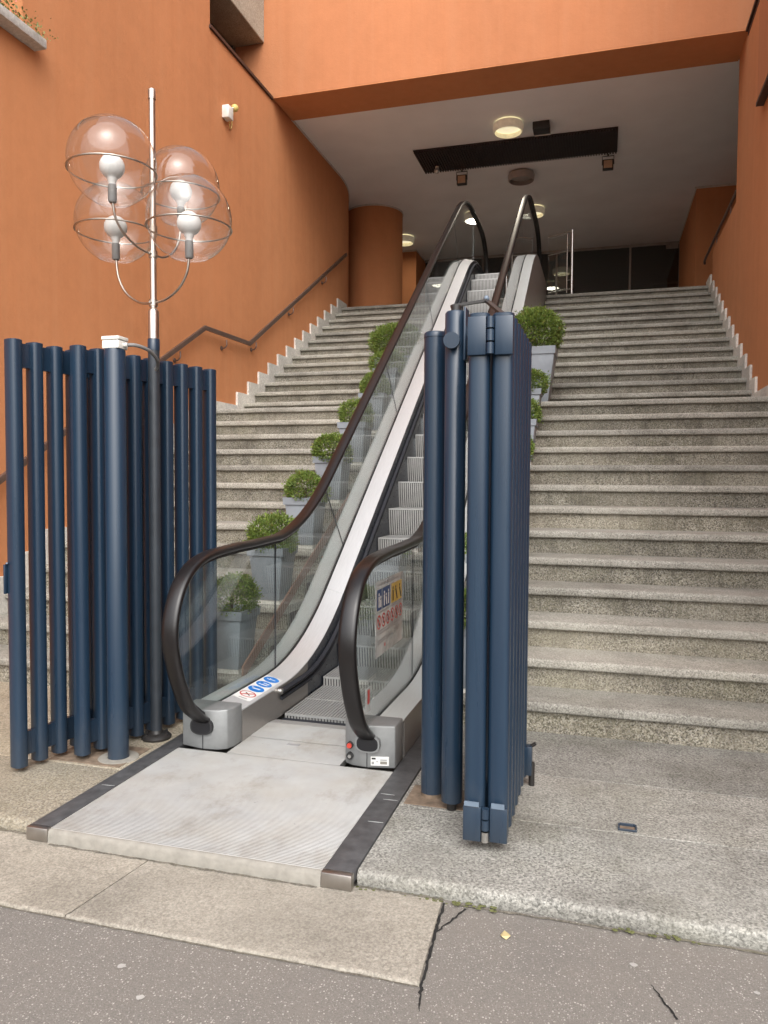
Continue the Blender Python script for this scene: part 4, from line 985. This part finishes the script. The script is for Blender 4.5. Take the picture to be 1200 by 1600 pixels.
MB().box(-1.015, -0.785, 10.98, 11.20, CEIL - 0.10, CEIL - 0.001).build('case', 'dark_frame', pj, bevel=0.008, smooth=40)
MB().box(-1.015, -0.785, 11.201, 11.35, CEIL - 0.05, CEIL - 0.046).build('front_lip', 'white_trim', pj, smooth=0)
def spot(x, y, label):
    t = thing('floodlight', (x, y, CEIL), label, 'floodlight', 'ceiling floodlights')
    MB().tube([(x - 0.085, y, CEIL - 0.16), (x - 0.085, y, CEIL - 0.03), (x + 0.085, y, CEIL - 0.03), (x + 0.085, y, CEIL - 0.16)], 0.007, 6).build('yoke', 'dark_frame', t)
    hd = MB().box(x - 0.08, x + 0.08, y - 0.03, y + 0.05, CEIL - 0.235, CEIL - 0.085)
    hd.build('housing', 'dark_frame', t, bevel=0.008, smooth=40)
    MB().box(x - 0.062, x + 0.062, y - 0.036, y - 0.031, CEIL - 0.218, CEIL - 0.102).build('lens', 'spot_glass', t, smooth=0)
    MB().cyl((x, y, CEIL - 0.03), (x, y, CEIL), 0.012, 8).build('stem', 'dark_frame', t)
spot(-2.255, 12.36, 'small floodlight under the left end of the ribbed panel')
spot(0.005, 12.36, 'small floodlight under the right end of the ribbed panel')
sc_ = thing('security_camera', (-2.59, 12.02, CEIL), 'tiny grey dome camera at the left corner of the ribbed panel', 'camera')
MB().cyl((-2.59, 12.02, CEIL - 0.046), (-2.59, 12.02, CEIL - 0.09), 0.03, 16).build('mount', 'white_plastic', sc_)
MB().lathe([(0.045 * math.sin(R_(a)), -0.045 * math.cos(R_(a))) for a in range(0, 181, 20)], (-2.59, 11.99, CEIL - 0.125), 18).build('ball', 'outer_steel', sc_, smooth=70)
# glass guard rails beside the upper landing
def guard(x0, y0, x1, y1, label):
    t = thing('glass_guard', (x0, y0, ZT), label, 'railing')
    MB().cyl((x0, y0, ZT), (x0, y0, ZT + 1.0), 0.021, 16).build('post', 'rail_steel', t)
    d = Vector((x1 - x0, y1 - y0)).normalized(); px, py = x0 + d.x * 0.09, y0 + d.y * 0.09
    MB().cyl((px, py, ZT + 0.06), (px, py, ZT + 0.96), 0.008, 10).build('inner_post', 'lamp_wire', t)
    for z in (0.985, 0.70, 0.11): MB().cyl((x0, y0, ZT + z), (x1, y1, ZT + z), 0.011 if z != 0.70 else 0.007, 10).build('rail', 'rail_steel', t)
    nn = Vector((-d.y, d.x)) * 0.004
    MB().prism([(px + nn.x, py + nn.y), (px - nn.x, py - nn.y), (x1 - nn.x, y1 - nn.y), (x1 + nn.x, y1 + nn.y)], 'z', ZT + 0.12, ZT + 0.95).build('pane', 'balustrade_glass', t, smooth=0)
    for z in (0.25, 0.78): MB().cyl((x0, y0, ZT + z), (px, py, ZT + z), 0.006, 8).build('clamp', 'rail_steel', t)
guard(-0.500, 12.20, -0.872, 12.42, 'short glass guard with steel post right of the escalator top')
# alarm box on the left wall
al = thing('alarm_box', (XL, 8.05, 5.48), 'white alarm box with yellow beacon high on the left orange wall', 'alarm')
MB().box(XL + 0.001, XL + 0.085, 7.985, 8.105, 5.415, 5.555).build('case', 'white_plastic', al, bevel=0.006, smooth=40)
MB().lathe([(0.043 * math.sin(R_(a)), -0.043 * math.cos(R_(a))) for a in range(0, 181, 15)], (XL + 0.06, 8.19, 5.605), 20).build('beacon', 'yellow_plastic', al, smooth=70)
MB().tube(spline([(XL + 0.055, 8.11, 5.53), (XL + 0.058, 8.13, 5.575), (XL + 0.06, 8.16, 5.59)], 5), 0.009, 8).build('beacon_arm', 'white_plastic', al)
MB().tube(spline([(XL + 0.05, 8.18, 5.565), (XL + 0.02, 8.20, 5.48), (XL + 0.012, 8.20, 5.40), (XL + 0.015, 8.16, 5.365), (XL + 0.03, 8.12, 5.375), (XL + 0.04, 8.09, 5.416)], 6), 0.005, 6).build('cable', 'yellow_plastic', al)
# plants on the upper window sill
fl = thing('sill_plant', (XL, 4.4, 4.635), 'trailing leafy plant with pink flowers on the upper left window sill', 'plant')
rr = random.Random(77); vs_ = []; fs = []; fv = []; ff = []
for i in range(1500):
    y = 3.2 + 1.86 * rr.random() ** 0.7; h = 0.04 + 0.22 * max(0.0, (4.98 - y)) ** 0.8
    x = rr.gauss(XL + 0.01, 0.07); z = 4.64 + abs(rr.gauss(0, 0.5)) * h
    ax = Vector((rr.gauss(0.3, 0.6), rr.gauss(0.1, 0.6), rr.gauss(0.3, 0.6))).normalized(); sd_ = ax.orthogonal().normalized()
    l = rr.uniform(0.014, 0.032); wv = l * 0.6; c = Vector((x, y, z))
    tgt, tf = (fv, ff) if (rr.random() < 0.13 and y < 4.82 and z > 4.70) else (vs_, fs)
    o = len(tgt)
    for p_ in (c, c + ax * l * 0.5 + sd_ * wv * 0.5, c + ax * l, c + ax * l * 0.5 - sd_ * wv * 0.5): tgt.append(tuple(p_))
    tf.append((o, o + 1, o + 2, o + 3))
MB().add(vs_, fs).build('leaves', 'sill_leaf', fl, recalc=False, smooth=0)
MB().add(fv, ff).build('blossoms', 'flower_pink', fl, recalc=False, smooth=0)
# fallen leaf on the asphalt
lf = MB()
lf.add([(-0.272, 2.245, -0.052), (-0.262, 2.262, -0.046), (-0.248, 2.256, -0.050), (-0.240, 2.236, -0.044), (-0.252, 2.226, -0.052), (-0.266, 2.230, -0.047)], [(0, 1, 2, 3, 4, 5)])
tag(lf.build('fallen_leaf', 'dry_leaf', recalc=False, smooth=0), 'small yellow dry leaf on the asphalt before the paving edge', 'leaf')
